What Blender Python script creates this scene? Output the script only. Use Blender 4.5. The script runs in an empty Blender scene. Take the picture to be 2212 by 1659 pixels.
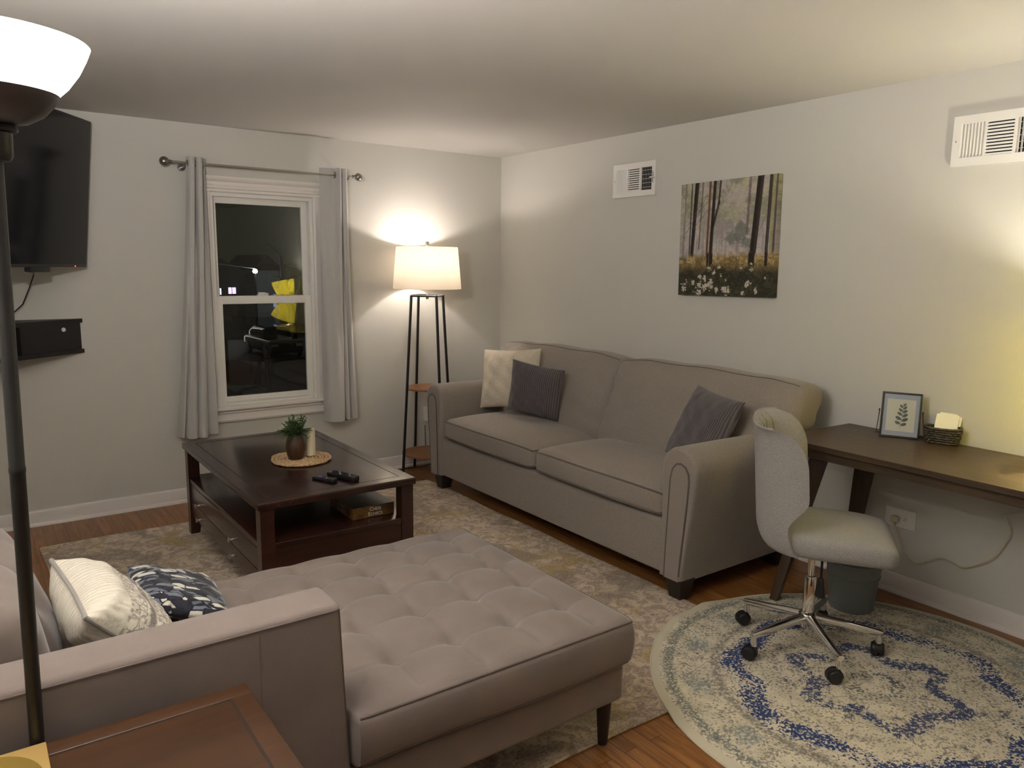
import bpy, math, random
import numpy as np
from mathutils import Vector, Matrix
random.seed(7)
rng = np.random.default_rng(7)
PI = math.pi
scene = bpy.context.scene
COL = scene.collection
sin, cos = math.sin, math.cos


def lerp(a, b, t):
    return a + (b - a) * t


def sstep(a, b, x):
    t = min(1.0, max(0.0, (x - a) / (b - a)))
    return t * t * (3 - 2 * t)


def V(*a):
    return Vector(a)


# ------------------------------------------------------------------ mesh builder
class MB:
    def __init__(self):
        self.v = []
        self.f = []

    def add(self, verts, faces, M=None):
        o = len(self.v)
        for p in verts:
            p = Vector(p)
            if M is not None:
                p = M @ p
            self.v.append(p)
        self.f += [tuple(i + o for i in f) for f in faces]
        return self

    def box(self, lo, hi, M=None):
        (a, b, c), (d, e, f) = lo, hi
        vs = [(a, b, c), (d, b, c), (d, e, c), (a, e, c), (a, b, f), (d, b, f), (d, e, f), (a, e, f)]
        fs = [(0, 3, 2, 1), (4, 5, 6, 7), (0, 1, 5, 4), (1, 2, 6, 5), (2, 3, 7, 6), (3, 0, 4, 7)]
        return self.add(vs, fs, M)

    def bbox(self, lo, hi, r=.004, M=None):
        """box with small rounded edges"""
        lo, hi = Vector(lo), Vector(hi)
        c = (lo + hi) / 2
        h = (hi - lo) / 2
        r = min(r, min(h) * .95)
        return self.rbox(c, h, r, cell=10, m=2, M=M)

    def rbox(self, c, h, r, cell=.03, m=3, fn=None, M=None):
        ax = []
        for k in range(3):
            hk = h[k]
            e = [(hk - r) + r * math.tan(PI / 4 * i / m) for i in range(m + 1)]
            n = max(1, int(math.ceil(2 * (hk - r) / cell)))
            inner = [-(hk - r) + 2 * (hk - r) * i / n for i in range(1, n)]
            ax.append([-x for x in reversed(e)] + inner + e)
        nx, ny, nz = map(len, ax)
        idx = {}
        vs, fs = [], []

        def mp(x, y, z):
            p = Vector((x, y, z))
            q = Vector([max(-(h[k] - r), min(h[k] - r, p[k])) for k in range(3)])
            d = p - q
            p = q + d.normalized() * r if d.length > 1e-9 else p
            if fn:
                p = Vector(fn(p.x, p.y, p.z))
            p = p + Vector(c)
            return M @ p if M is not None else p

        def vid(i, j, k):
            key = (i, j, k)
            if key not in idx:
                idx[key] = len(vs)
                vs.append(mp(ax[0][i], ax[1][j], ax[2][k]))
            return idx[key]
        for i in range(nx - 1):
            for j in range(ny - 1):
                fs.append((vid(i, j, 0), vid(i, j + 1, 0), vid(i + 1, j + 1, 0), vid(i + 1, j, 0)))
                fs.append((vid(i, j, nz - 1), vid(i + 1, j, nz - 1), vid(i + 1, j + 1, nz - 1), vid(i, j + 1, nz - 1)))
        for i in range(nx - 1):
            for k in range(nz - 1):
                fs.append((vid(i, 0, k), vid(i + 1, 0, k), vid(i + 1, 0, k + 1), vid(i, 0, k + 1)))
                fs.append((vid(i, ny - 1, k), vid(i, ny - 1, k + 1), vid(i + 1, ny - 1, k + 1), vid(i + 1, ny - 1, k)))
        for j in range(ny - 1):
            for k in range(nz - 1):
                fs.append((vid(0, j, k), vid(0, j, k + 1), vid(0, j + 1, k + 1), vid(0, j + 1, k)))
                fs.append((vid(nx - 1, j, k), vid(nx - 1, j + 1, k), vid(nx - 1, j + 1, k + 1), vid(nx - 1, j, k + 1)))
        self.add(vs, fs)
        return mp

    def tube(self, pts, r, seg=8, closed=False, M=None, flat=1.0):
        pts = [Vector(p) for p in pts]
        n = len(pts)
        rs = r if isinstance(r, (list, tuple)) else [r] * n
        T = []
        for i in range(n):
            a = pts[i - 1] if (i > 0 or closed) else pts[i]
            b = pts[(i + 1) % n] if (i < n - 1 or closed) else pts[i]
            t = (b - a)
            T.append(t.normalized() if t.length > 1e-9 else Vector((0, 0, 1)))
        u = T[0].orthogonal().normalized()
        if abs(T[0].z) < .95:
            u = (Vector((0, 0, 1)) - T[0] * T[0].z).normalized()
        vs, fs = [], []
        for i in range(n):
            u = (u - T[i] * u.dot(T[i])).normalized()
            w = T[i].cross(u)
            for k in range(seg):
                a = 2 * PI * k / seg
                vs.append(pts[i] + (u * cos(a) * flat + w * sin(a)) * rs[i])
        m = n if closed else n - 1
        for i in range(m):
            for k in range(seg):
                a, b = i * seg + k, i * seg + (k + 1) % seg
                c, d = ((i + 1) % n) * seg + k, ((i + 1) % n) * seg + (k + 1) % seg
                fs.append((a, b, d, c))
        if not closed:
            fs.append(tuple(reversed(range(seg))))
            fs.append(tuple((n - 1) * seg + k for k in range(seg)))
        return self.add(vs, fs, M)

    def cyl(self, p0, p1, r0, r1=None, seg=20, M=None):
        return self.tube([p0, p1], [r0, r0 if r1 is None else r1], seg, M=M)

    def lathe(self, prof, c=(0, 0, 0), seg=32, M=None, closed=False):
        vs, fs = [], []
        for (r, z) in prof:
            for k in range(seg):
                a = 2 * PI * k / seg
                vs.append(Vector((c[0] + r * cos(a), c[1] + r * sin(a), c[2] + z)))
        n = len(prof)
        for i in range(n if closed else n - 1):
            for k in range(seg):
                i2 = (i + 1) % n
                fs.append((i * seg + k, i * seg + (k + 1) % seg, i2 * seg + (k + 1) % seg, i2 * seg + k))
        if not closed:
            if prof[0][0] > 1e-5:
                fs.append(tuple(reversed(range(seg))))
            if prof[-1][0] > 1e-5:
                fs.append(tuple((n - 1) * seg + k for k in range(seg)))
        return self.add(vs, fs, M)

    def prism(self, poly, d0, d1, axis='Z', M=None):
        n = len(poly)

        def P(a, b, d):
            return {'Z': (a, b, d), 'X': (d, a, b), 'Y': (a, d, b)}[axis]
        vs = [P(a, b, d0) for a, b in poly] + [P(a, b, d1) for a, b in poly]
        fs = [tuple(reversed(range(n))), tuple(range(n, 2 * n))]
        fs += [(i, (i + 1) % n, n + (i + 1) % n, n + i) for i in range(n)]
        return self.add(vs, fs, M)

    def loft(self, rings, cap=True, closed=True, M=None):
        n = len(rings[0])
        vs = [p for r in rings for p in r]
        fs = []
        for i in range(len(rings) - 1):
            for k in range(n if closed else n - 1):
                fs.append((i * n + k, i * n + (k + 1) % n, (i + 1) * n + (k + 1) % n, (i + 1) * n + k))
        if cap:
            fs.append(tuple(reversed(range(n))))
            fs.append(tuple((len(rings) - 1) * n + k for k in range(n)))
        return self.add(vs, fs, M)

    def grid(self, nu, nv, fn, M=None):
        vs = [fn(i / (nu - 1), j / (nv - 1)) for j in range(nv) for i in range(nu)]
        fs = [(j * nu + i, j * nu + i + 1, (j + 1) * nu + i + 1, (j + 1) * nu + i) for j in range(nv - 1) for i in range(nu - 1)]
        return self.add(vs, fs, M)


def tag(o, label=None, cat=None, group=None, kind=None):
    if label:
        o['label'] = label
    if cat:
        o['category'] = cat
    if group:
        o['group'] = group
    if kind:
        o['kind'] = kind
    return o


def empty(name, loc, label, cat, group=None, rz=0.0):
    o = bpy.data.objects.new(name, None)
    o.empty_display_size = .05
    COL.objects.link(o)
    o.location = loc
    o.rotation_euler = (0, 0, rz)
    o['_M'] = 1
    del o['_M']
    return tag(o, label, cat, group)


def rootmat(o):
    if o is None:
        return Matrix.Identity(4)
    while o.parent is not None:
        o = o.parent
    return Matrix.Translation(o.location) @ o.rotation_euler.to_matrix().to_4x4()


def build(name, mb, mat, parent=None, loc=None, rot=None, world=True, smooth=35, label=None):
    """mb in world coordinates; moved into the parent's (or its own) frame"""
    me = bpy.data.meshes.new(name)
    M = None
    if parent is not None:
        M = rootmat(parent).inverted() if world else None
    elif loc is not None and world:
        M = Matrix.Translation(-Vector(loc))
        if rot is not None:
            M = (Matrix.Translation(Vector(loc)) @ rot.to_4x4()).inverted()
    vs = [tuple(M @ p) if M is not None else tuple(p) for p in mb.v]
    me.from_pydata(vs, [], mb.f)
    me.validate(verbose=False)
    import bmesh
    bm = bmesh.new()
    bm.from_mesh(me)
    bmesh.ops.recalc_face_normals(bm, faces=bm.faces[:])
    bm.to_mesh(me)
    bm.free()
    if smooth:
        me.polygons.foreach_set('use_smooth', [True] * len(me.polygons))
        me.set_sharp_from_angle(angle=math.radians(smooth))
    o = bpy.data.objects.new(name, me)
    COL.objects.link(o)
    if mat is not None:
        me.materials.append(mat)
    if parent is not None:
        o.parent = parent
    elif loc is not None:
        o.location = loc
        if rot is not None:
            o.rotation_euler = rot.to_euler()
    if label:
        o['label'] = label
    return o


# ------------------------------------------------------------------ materials
class NT:
    def __init__(self, name):
        self.m = bpy.data.materials.new(name)
        self.m.use_nodes = True
        self.t = self.m.node_tree
        self.t.nodes.clear()
        self.out = self.n('ShaderNodeOutputMaterial')

    def n(self, typ, **kw):
        nd = self.t.nodes.new(typ)
        for k, v in kw.items():
            if k.startswith('i_'):
                key = k[2:].replace('_', ' ')
                nd.inputs[key].default_value = v
            else:
                setattr(nd, k, v)
        return nd

    def l(self, a, b):
        self.t.links.new(a, b)

    def val(self, x, sock):
        if isinstance(x, (int, float)):
            sock.default_value = x
        elif isinstance(x, (tuple, list)):
            sock.default_value = x
        else:
            self.l(x, sock)

    def math(self, op, a, b=0.0, c=0.0, clamp=False):
        nd = self.n('ShaderNodeMath', operation=op, use_clamp=clamp)
        for i, x in enumerate((a, b, c)):
            self.val(x, nd.inputs[i])
        return nd.outputs[0]

    def ramp(self, x, lo, hi):
        nd = self.n('ShaderNodeMapRange', interpolation_type='SMOOTHSTEP')
        self.l(x, nd.inputs['Value'])
        nd.inputs['From Min'].default_value = lo
        nd.inputs['From Max'].default_value = hi
        return nd.outputs['Result']

    def mix(self, f, a, b, blend='MIX'):
        nd = self.n('ShaderNodeMix', data_type='RGBA', blend_type=blend)
        self.val(f, nd.inputs[0])
        for x, s in ((a, nd.inputs[6]), (b, nd.inputs[7])):
            if isinstance(x, (tuple, list)):
                s.default_value = (*x[:3], 1)
            else:
                self.l(x, s)
        return nd.outputs[2]

    def obj(self):
        return self.n('ShaderNodeTexCoord').outputs['Object']

    def mapping(self, vec, scale=(1, 1, 1), rot=(0, 0, 0), loc=(0, 0, 0)):
        nd = self.n('ShaderNodeMapping')
        self.l(vec, nd.inputs[0])
        nd.inputs['Scale'].default_value = scale
        nd.inputs['Rotation'].default_value = rot
        nd.inputs['Location'].default_value = loc
        return nd.outputs[0]

    def noise(self, vec, scale, detail=2.0, rough=.5, dist=0.0):
        nd = self.n('ShaderNodeTexNoise')
        if vec is not None:
            self.l(vec, nd.inputs['Vector'])
        nd.inputs['Scale'].default_value = scale
        nd.inputs['Detail'].default_value = detail
        nd.inputs['Roughness'].default_value = rough
        nd.inputs['Distortion'].default_value = dist
        return nd.outputs['Fac']

    def bsdf(self, color, rough=.5, metal=0.0, bump=None, bstr=.2, bdist=.002, sheen=0.0, spec=.5, trans=0.0, coat=0.0, emis=None, estr=0.0):
        b = self.n('ShaderNodeBsdfPrincipled')
        if isinstance(color, (tuple, list)):
            b.inputs['Base Color'].default_value = (*color[:3], 1)
        else:
            self.l(color, b.inputs['Base Color'])
        self.val(rough, b.inputs['Roughness'])
        b.inputs['Metallic'].default_value = metal
        b.inputs['Specular IOR Level'].default_value = spec
        b.inputs['Transmission Weight'].default_value = trans
        if coat:
            b.inputs['Coat Weight'].default_value = coat
            b.inputs['Coat Roughness'].default_value = .12
        if sheen:
            b.inputs['Sheen Weight'].default_value = sheen
            b.inputs['Sheen Roughness'].default_value = .4
        if emis:
            b.inputs['Emission Color'].default_value = (*emis, 1)
            b.inputs['Emission Strength'].default_value = estr
        if bump is not None:
            bp = self.n('ShaderNodeBump')
            bp.inputs['Strength'].default_value = bstr
            bp.inputs['Distance'].default_value = bdist
            self.l(bump, bp.inputs['Height'])
            self.l(bp.outputs[0], b.inputs['Normal'])
        self.b = b
        self.l(b.outputs[0], self.out.inputs[0])
        return self.m


def srgb(r, g, b):
    def f(c):
        c /= 255
        return c / 12.92 if c <= .04045 else ((c + .055) / 1.055) ** 2.4
    return (f(r), f(g), f(b))


def plain(name, c, rough=.5, metal=0.0, **kw):
    return NT(name).bsdf(c, rough, metal, **kw)


def fabric(name, c, var=.12, fine=700, bstr=.35, sheen=.25, coarse=9):
    t = NT(name)
    o = t.obj()
    n1 = t.noise(o, coarse, 3)
    n2 = t.noise(o, fine, 2)
    f = t.math('ADD', t.math('MULTIPLY', n1, .5), t.math('MULTIPLY', n2, .5))
    f = t.ramp(f, .3, .7)
    d = tuple(x * (1 - var) for x in c)
    e = tuple(min(1, x * (1 + var)) for x in c)
    return t.bsdf(t.mix(f, d, e), .9, bump=n2, bstr=bstr, bdist=.001, sheen=sheen, spec=.2)


def weave(name, c, scale=260, var=.15, sheen=.2, bstr=.5, stretch=(1, 1, 1)):
    t = NT(name)
    o = t.mapping(t.obj(), scale=stretch)
    n = t.noise(o, scale, 2, .6)
    n2 = t.noise(t.obj(), 14, 2)
    f = t.ramp(n, .32, .68)
    d = tuple(x * (1 - var) for x in c)
    e = tuple(min(1, x * (1 + var)) for x in c)
    col = t.mix(t.math('MULTIPLY', n2, .25), t.mix(f, d, e), d)
    return t.bsdf(col, .92, bump=n, bstr=bstr, bdist=.0015, sheen=sheen, spec=.15)


def wood(name, c1, c2, rough=.35, axis='X', scale=1.0, coat=0.0, streak=9.0, spec=.5):
    t = NT(name)
    s = {'X': (.06, 1, 1), 'Y': (1, .06, 1), 'Z': (1, 1, .06)}[axis]
    o = t.mapping(t.obj(), scale=tuple(k * scale for k in s))
    n = t.noise(o, streak * 6, 4, .6, .6)
    n2 = t.noise(o, streak, 2, .5, .3)
    f = t.ramp(t.math('ADD', t.math('MULTIPLY', n, .6), t.math('MULTIPLY', n2, .4)), .32, .68)
    return t.bsdf(t.mix(f, c1, c2), rough, bump=n, bstr=.05, bdist=.001, coat=coat, spec=spec)


def wall_mat(name, c, bstr=.12, scale=260):
    t = NT(name)
    n = t.noise(t.obj(), scale, 3)
    n2 = t.noise(t.obj(), 2.0, 2)
    col = t.mix(t.math('MULTIPLY', n2, .08), c, tuple(x * .9 for x in c))
    return t.bsdf(col, .75, bump=n, bstr=bstr, bdist=.001, spec=.25)


M = {}
M['wall'] = wall_mat('wall_paint', (.585, .572, .53))
M['ceil'] = wall_mat('ceiling_paint', (.60, .58, .552), .15, 120)
M['trim'] = plain('trim_white', (.76, .72, .69), .38)
M['white'] = plain('white_plastic', (.78, .76, .72), .35)
M['vent'] = plain('vent_white', (.80, .78, .74), .4)
M['black'] = plain('black_void', (.004, .004, .004), .8)
M['blackmetal'] = plain('black_metal', (.010, .010, .011), .42)
M['screen'] = plain('tv_screen', (.006, .006, .009), .16, spec=.22)
M['tvplastic'] = plain('tv_plastic', (.010, .010, .012), .35)
M['shelfblack'] = plain('black_shelf_board', (.012, .011, .012), .5)
M['chrome'] = plain('chrome', (.82, .80, .77), .10, 1.0)
M['nickel'] = plain('brushed_nickel', (.55, .51, .47), .28, 1.0)
M['iron'] = plain('dark_nickel', (.30, .28, .26), .3, 1.0)
M['rubber'] = plain('black_plastic', (.011, .011, .012), .45)
M['sofa'] = weave('sofa_taupe_weave', (.285, .247, .218), 260, .18, .25, .6, (1, 1, 1.5))
M['chaise'] = fabric('chaise_suede', (.215, .176, .160), .10, 600, .25, .4, 7)
M['cream'] = weave('cream_cotton', (.60, .53, .42), 120, .10, .1, .5)
M['bin'] = plain('grey_bin_plastic', (.17, .185, .18), .5)
M['ivory'] = plain('ivory_wax', (.74, .66, .48), .45)
M['foot'] = plain('dark_foot_wood', (.018, .013, .011), .5)
M['darkleg'] = plain('espresso_leg', (.012, .010, .010), .45)
M['espresso'] = wood('espresso_wood', (.016, .006, .0045), (.034, .012, .008), .25, 'Y', 1, .2, 6)
M['espresso_x'] = wood('espresso_wood_side', (.020, .0075, .005), (.045, .016, .010), .28, 'X', 1, .15, 6)
M['cherry'] = wood('cherry_table_wood', (.034, .0135, .005), (.060, .024, .0085), .4, 'X', 1, .15, 5)
M['walnut'] = wood('desk_walnut', (.044, .028, .016), (.092, .058, .032), .42, 'Y', 1, 0, 8)
M['walnut_leg'] = wood('desk_leg_walnut', (.040, .024, .014), (.070, .042, .024), .42, 'Z', 1, 0, 8)
M['shelfwood'] = wood('lamp_shelf_wood', (.24, .105, .045), (.33, .15, .065), .4, 'X', 1, 0, 6)
M['brass'] = plain('brass_sheet', (.62, .42, .15), .4, .45)
M['brassdark'] = plain('dark_brass', (.30, .20, .04), .35, .5)
M['curtain'] = fabric('curtain_grey_velvet', (.50, .485, .47), .05, 500, .15, .5, 3)
M['leaf'] = plain('leaf_green', (.045, .105, .020), .5)
M['vase'] = wood('vase_wood', (.030, .014, .007), (.085, .040, .018), .45, 'Z', 1.5, 0, 14)
M['stem'] = plain('stem_green', (.05, .09, .03), .6)
M['paper'] = plain('paper_white', (.82, .80, .72), .7)
M['chairfab'] = weave('chair_linen', (.345, .335, .325), 620, .28, .1, .6, (1, 1, .5))
M['cord'] = plain('clear_cord', (.62, .55, .38), .25, spec=.7)
M['cordblack'] = plain('black_cord', (.01, .01, .01), .5)

# walls: a deeper taupe piping/seam
M['welt'] = fabric('sofa_welt', (.135, .115, .10), .1, 500)
M['welt_chaise'] = fabric('chaise_welt', (.135, .109, .099), .1, 500)
M['piping'] = fabric('grey_piping', (.33, .31, .285), .1, 500)
M['charcoal'] = None


def ribbed(name, c):
    t = NT(name)
    o = t.obj()
    w = t.n('ShaderNodeTexWave', wave_type='BANDS', bands_direction='X')
    t.l(o, w.inputs[0])
    w.inputs['Scale'].default_value = 24
    w.inputs['Distortion'].default_value = .6
    w.inputs['Detail'].default_value = 1
    w.inputs['Detail Scale'].default_value = 2
    n = t.noise(o, 300, 2)
    h = t.math('ADD', w.outputs['Fac'], t.math('MULTIPLY', n, .5))
    col = t.mix(t.ramp(w.outputs['Fac'], .15, .7), tuple(x * .55 for x in c), c)
    return t.bsdf(col, .95, bump=h, bstr=.8, bdist=.004, sheen=.25, spec=.1)


M['charcoal'] = ribbed('charcoal_corduroy', (.150, .132, .138))


def floor_mat():
    t = NT('oak_floor')
    o = t.obj()
    v = t.mapping(o, rot=(0, 0, PI / 2))
    br = t.n('ShaderNodeTexBrick', offset=.37, squash=1)
    t.l(v, br.inputs[0])
    br.inputs['Color1'].default_value = (0, 0, 0, 1)
    br.inputs['Color2'].default_value = (1, 1, 1, 1)
    br.inputs['Mortar'].default_value = (.5, .5, .5, 1)
    br.inputs['Scale'].default_value = 1
    br.inputs['Mortar Size'].default_value = .0012
    br.inputs['Mortar Smooth'].default_value = .3
    br.inputs['Brick Width'].default_value = .9
    br.inputs['Row Height'].default_value = .057
    g = t.mapping(o, scale=(1, .07, 1))
    # per-plank offset so grain differs between boards
    off = t.n('ShaderNodeVectorMath', operation='ADD')
    t.l(g, off.inputs[0])
    cmb = t.n('ShaderNodeCombineXYZ')
    t.l(t.math('MULTIPLY', br.outputs['Color'], 7.0), cmb.inputs[1])
    t.l(cmb.outputs[0], off.inputs[1])
    n1 = t.noise(off.outputs[0], 26, 3, .55, 1.6)
    n2 = t.noise(off.outputs[0], 150, 3, .6, .4)
    f = t.math('ADD', t.math('MULTIPLY', n1, .65), t.math('MULTIPLY', n2, .35))
    f = t.ramp(f, .36, .64)
    c = t.mix(f, (.175, .068, .018), (.350, .155, .046))
    c = t.mix(t.math('MULTIPLY', br.outputs['Color'], .30), c, (.25, .100, .026))
    c = t.mix(br.outputs['Fac'], c, (.05, .018, .006))
    return t.bsdf(c, .32, bump=br.outputs['Fac'], bstr=-.25, bdist=.001)


M['floor'] = floor_mat()


def area_rug_mat():
    t = NT('area_rug_faded')
    o = t.obj()
    big = t.noise(o, 3.1, 3, .6, 1.2)
    big2 = t.noise(t.mapping(o, loc=(3.3, 1.2, 0)), 2.3, 3, .6, 1.0)
    med = t.noise(o, 14, 4, .65, 1.5)
    fine = t.noise(t.mapping(o, scale=(1, 2.2, 1)), 75, 3, .7)
    c = t.mix(t.ramp(med, .42, .60), (.63, .52, .395), (.40, .305, .24))
    c = t.mix(t.math('MULTIPLY', t.ramp(big, .53, .62), .85), c, (.45, .33, .14))
    c = t.mix(t.math('MULTIPLY', t.ramp(big2, .54, .62), .65), c, (.235, .19, .155))
    c = t.mix(t.math('MULTIPLY', t.math('MULTIPLY', t.ramp(fine, .50, .60), t.ramp(med, .36, .54)), .75), c, (.25, .195, .15))
    c = t.mix(t.math('MULTIPLY', t.ramp(fine, .47, .36), .45), c, (.60, .53, .44))
    return t.bsdf(c, .97, bump=fine, bstr=.8, bdist=.004, sheen=.15, spec=.1)


M['area_rug'] = area_rug_mat()


def round_rug_mat():
    t = NT('round_rug_medallion')
    o = t.obj()
    sx = t.n('ShaderNodeSeparateXYZ')
    t.l(o, sx.inputs[0])
    x, y = sx.outputs[0], sx.outputs[1]
    r = t.math('SQRT', t.math('ADD', t.math('MULTIPLY', x, x), t.math('MULTIPLY', y, y)))
    a = t.math('ARCTAN2', y, x)
    wob = t.noise(o, 7, 3, .6)
    wb = t.math('MULTIPLY', t.math('SUBTRACT', wob, .5), .09)
    fine = t.noise(o, 98, 3, .68)
    fine2 = t.noise(t.mapping(o, loc=(4, 2, 0)), 84, 3, .7)
    med = t.noise(o, 17, 3, .6)
    med2 = t.noise(t.mapping(o, loc=(1, 5, 0)), 11, 3, .6)

    def band(rr, c, w):
        d = t.math('ABSOLUTE', t.math('SUBTRACT', rr, c))
        return t.ramp(d, w, w * .25)
    rw = t.math('ADD', r, wb)
    # lobed radii
    lob8 = t.math('MULTIPLY', t.math('SINE', t.math('MULTIPLY', a, 8)), .020)
    lob6 = t.math('MULTIPLY', t.math('SINE', t.math('MULTIPLY', a, 6)), .040)
    r8 = t.math('ADD', rw, lob8)
    r6 = t.math('ADD', rw, lob6)
    base = t.mix(t.ramp(med2, .35, .65), (.74, .675, .52), (.62, .565, .45))
    # soft grey-beige ornament everywhere
    sp0 = t.ramp(t.math('ADD', med, t.math('MULTIPLY', t.math('SUBTRACT', fine, .5), 2.4)), .56, .66)
    c = t.mix(t.math('MULTIPLY', sp0, .78), base, (.24, .215, .185))
    c = t.mix(t.math('MULTIPLY', t.math('MULTIPLY', t.ramp(fine2, .52, .62), t.ramp(med2, .50, .60)), .6), c, (.36, .32, .13))
    # pale blue flowers in the border
    ring_fl = t.math('MULTIPLY', band(r, .675, .07), t.ramp(t.math('SINE', t.math('MULTIPLY', a, 13)), .35, .8))
    c = t.mix(t.math('MULTIPLY', t.math('MULTIPLY', ring_fl, t.ramp(fine2, .40, .54)), .75), c, (.20, .25, .26))
    # border guard rings
    c = t.mix(t.math('MULTIPLY', t.math('MULTIPLY', band(r, .772, .030), t.ramp(fine, .40, .50)), .85), c, (.19, .205, .185))
    c = t.mix(t.math('MULTIPLY', t.math('MULTIPLY', band(r, .592, .028), t.ramp(fine2, .40, .54)), .75), c, (.215, .19, .175))
    # navy rings
    navy = (.013, .042, .165)
    brk = t.ramp(t.noise(t.mapping(o, loc=(7, 7, 0)), 4.5, 2), .36, .52)

    def speck(bnd, noise_, gain, lo, hi, amt):
        m = t.math('ADD', t.math('MULTIPLY', bnd, t.math('ADD', t.math('MULTIPLY', brk, 1 - amt), amt)), t.math('MULTIPLY', t.math('SUBTRACT', noise_, .5), gain))
        return t.ramp(m, lo, hi)
    k1 = speck(band(r8, .505, .078), fine, 4.2, .64, .80, .5)
    k2 = speck(band(r6, .255, .068), fine2, 4.2, .70, .86, .6)
    c = t.mix(t.math('MULTIPLY', k1, .95, clamp=True), c, navy)
    c = t.mix(t.math('MULTIPLY', k2, .9, clamp=True), c, (.014, .038, .14))
    # scattered navy flecks in the field
    fl = t.math('MULTIPLY', t.math('MULTIPLY', t.ramp(med, .60, .66), t.ramp(fine2, .48, .56)), t.ramp(r, .62, .45))
    c = t.mix(t.math('MULTIPLY', fl, .8), c, (.03, .045, .12))
    k3 = t.math('MULTIPLY', band(rw, .085, .03), t.ramp(fine, .46, .56))
    c = t.mix(t.math('MULTIPLY', k3, .7), c, (.06, .08, .10))
    # plain bound edge
    c = t.mix(t.ramp(r, .806, .812), c, (.60, .555, .43))
    return t.bsdf(c, .96, bump=fine, bstr=.5, bdist=.002, sheen=.1, spec=.1)


M['round_rug'] = round_rug_mat()


def white_pillow_mat():
    t = NT('white_embroidered_cotton')
    o = t.obj()
    sx = t.n('ShaderNodeSeparateXYZ')
    t.l(o, sx.inputs[0])
    x, y = sx.outputs[0], sx.outputs[1]
    r = t.math('SQRT', t.math('ADD', t.math('MULTIPLY', x, x), t.math('MULTIPLY', y, y)))
    base = (.70, .66, .56)
    ink = (.24, .205, .195)
    n = t.noise(o, 90, 2)
    v = t.n('ShaderNodeTexVoronoi', feature='DISTANCE_TO_EDGE')
    t.l(o, v.inputs['Vector'])
    v.inputs['Scale'].default_value = 34
    w = t.n('ShaderNodeTexWave', wave_type='RINGS', rings_direction='SPHERICAL')
    t.l(t.mapping(o, loc=(.02, .01, 0)), w.inputs[0])
    w.inputs['Scale'].default_value = 16
    w.inputs['Distortion'].default_value = 9
    w.inputs['Detail'].default_value = 2
    w.inputs['Detail Scale'].default_value = 3
    ink = (.30, .265, .25)
    lines = t.math('MAXIMUM', t.ramp(v.outputs['Distance'], .060, .02), t.ramp(w.outputs['Fac'], .80, .90))
    xr = t.math('SUBTRACT', t.math('ADD', x, .085), t.math('MULTIPLY', t.math('MULTIPLY', y, y), .5))
    inside = t.ramp(xr, .013, .016)

    def band(cc, ww):
        return t.ramp(t.math('ABSOLUTE', t.math('SUBTRACT', xr, cc)), ww, ww * .6)
    dash = t.ramp(t.math('SINE', t.math('MULTIPLY', y, 420)), -.3, .3)
    c = t.mix(t.math('MULTIPLY', t.math('MULTIPLY', lines, inside), .85), base, ink)
    c = t.mix(t.math('MULTIPLY', t.math('MULTIPLY', band(.010, .005), dash), .8), c, ink)
    c = t.mix(t.math('MULTIPLY', band(.066, .003), .9), c, base)
    c = t.mix(t.math('MULTIPLY', t.math('MULTIPLY', band(.060, .003), dash), .8), c, ink)
    c = t.mix(t.math('MULTIPLY', band(.083, .012), t.math('ADD', .55, t.math('MULTIPLY', t.ramp(n, .42, .55), .4))), c, (.25, .22, .215))
    c = t.mix(t.math('MULTIPLY', band(.099, .003), .9), c, base)
    wv = t.n('ShaderNodeTexWave', wave_type='BANDS', bands_direction='Y')
    t.l(o, wv.inputs[0])
    wv.inputs['Scale'].default_value = 18
    wv.inputs['Distortion'].default_value = 3
    return t.bsdf(c, .9, bump=t.math('ADD', wv.outputs['Fac'], n), bstr=.5, bdist=.006, sheen=.1, spec=.15)


def navy_pillow_mat():
    t = NT('navy_leaf_fleece')
    o = t.mapping(t.obj(), scale=(1, 2.3, 0), rot=(0, 0, .7))
    v = t.n('ShaderNodeTexVoronoi', feature='F1')
    nz = t.n('ShaderNodeTexNoise')
    t.l(o, nz.inputs['Vector'])
    nz.inputs['Scale'].default_value = 14
    ad = t.n('ShaderNodeVectorMath', operation='MULTIPLY_ADD')
    t.l(nz.outputs['Color'], ad.inputs[0])
    ad.inputs[1].default_value = (.06, .06, .06)
    t.l(o, ad.inputs[2])
    t.l(ad.outputs[0], v.inputs['Vector'])
    v.inputs['Scale'].default_value = 22
    e = t.n('ShaderNodeTexVoronoi', feature='DISTANCE_TO_EDGE')
    t.l(ad.outputs[0], e.inputs['Vector'])
    e.inputs['Scale'].default_value = 22
    sp = t.n('ShaderNodeSeparateColor')
    t.l(v.outputs['Color'], sp.inputs[0])
    k = sp.outputs[0]
    c = t.mix(t.ramp(k, .36, .38), (.030, .032, .045), (.16, .18, .22))
    c = t.mix(t.ramp(k, .66, .68), c, (.62, .60, .54))
    c = t.mix(t.ramp(e.outputs['Distance'], .10, .04), c, (.022, .022, .032))
    return t.bsdf(c, .95, bump=t.noise(t.obj(), 300, 2), bstr=.5, bdist=.002, sheen=.3, spec=.1)


M['white_pillow'] = white_pillow_mat()
M['navy_pillow'] = navy_pillow_mat()


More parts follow.
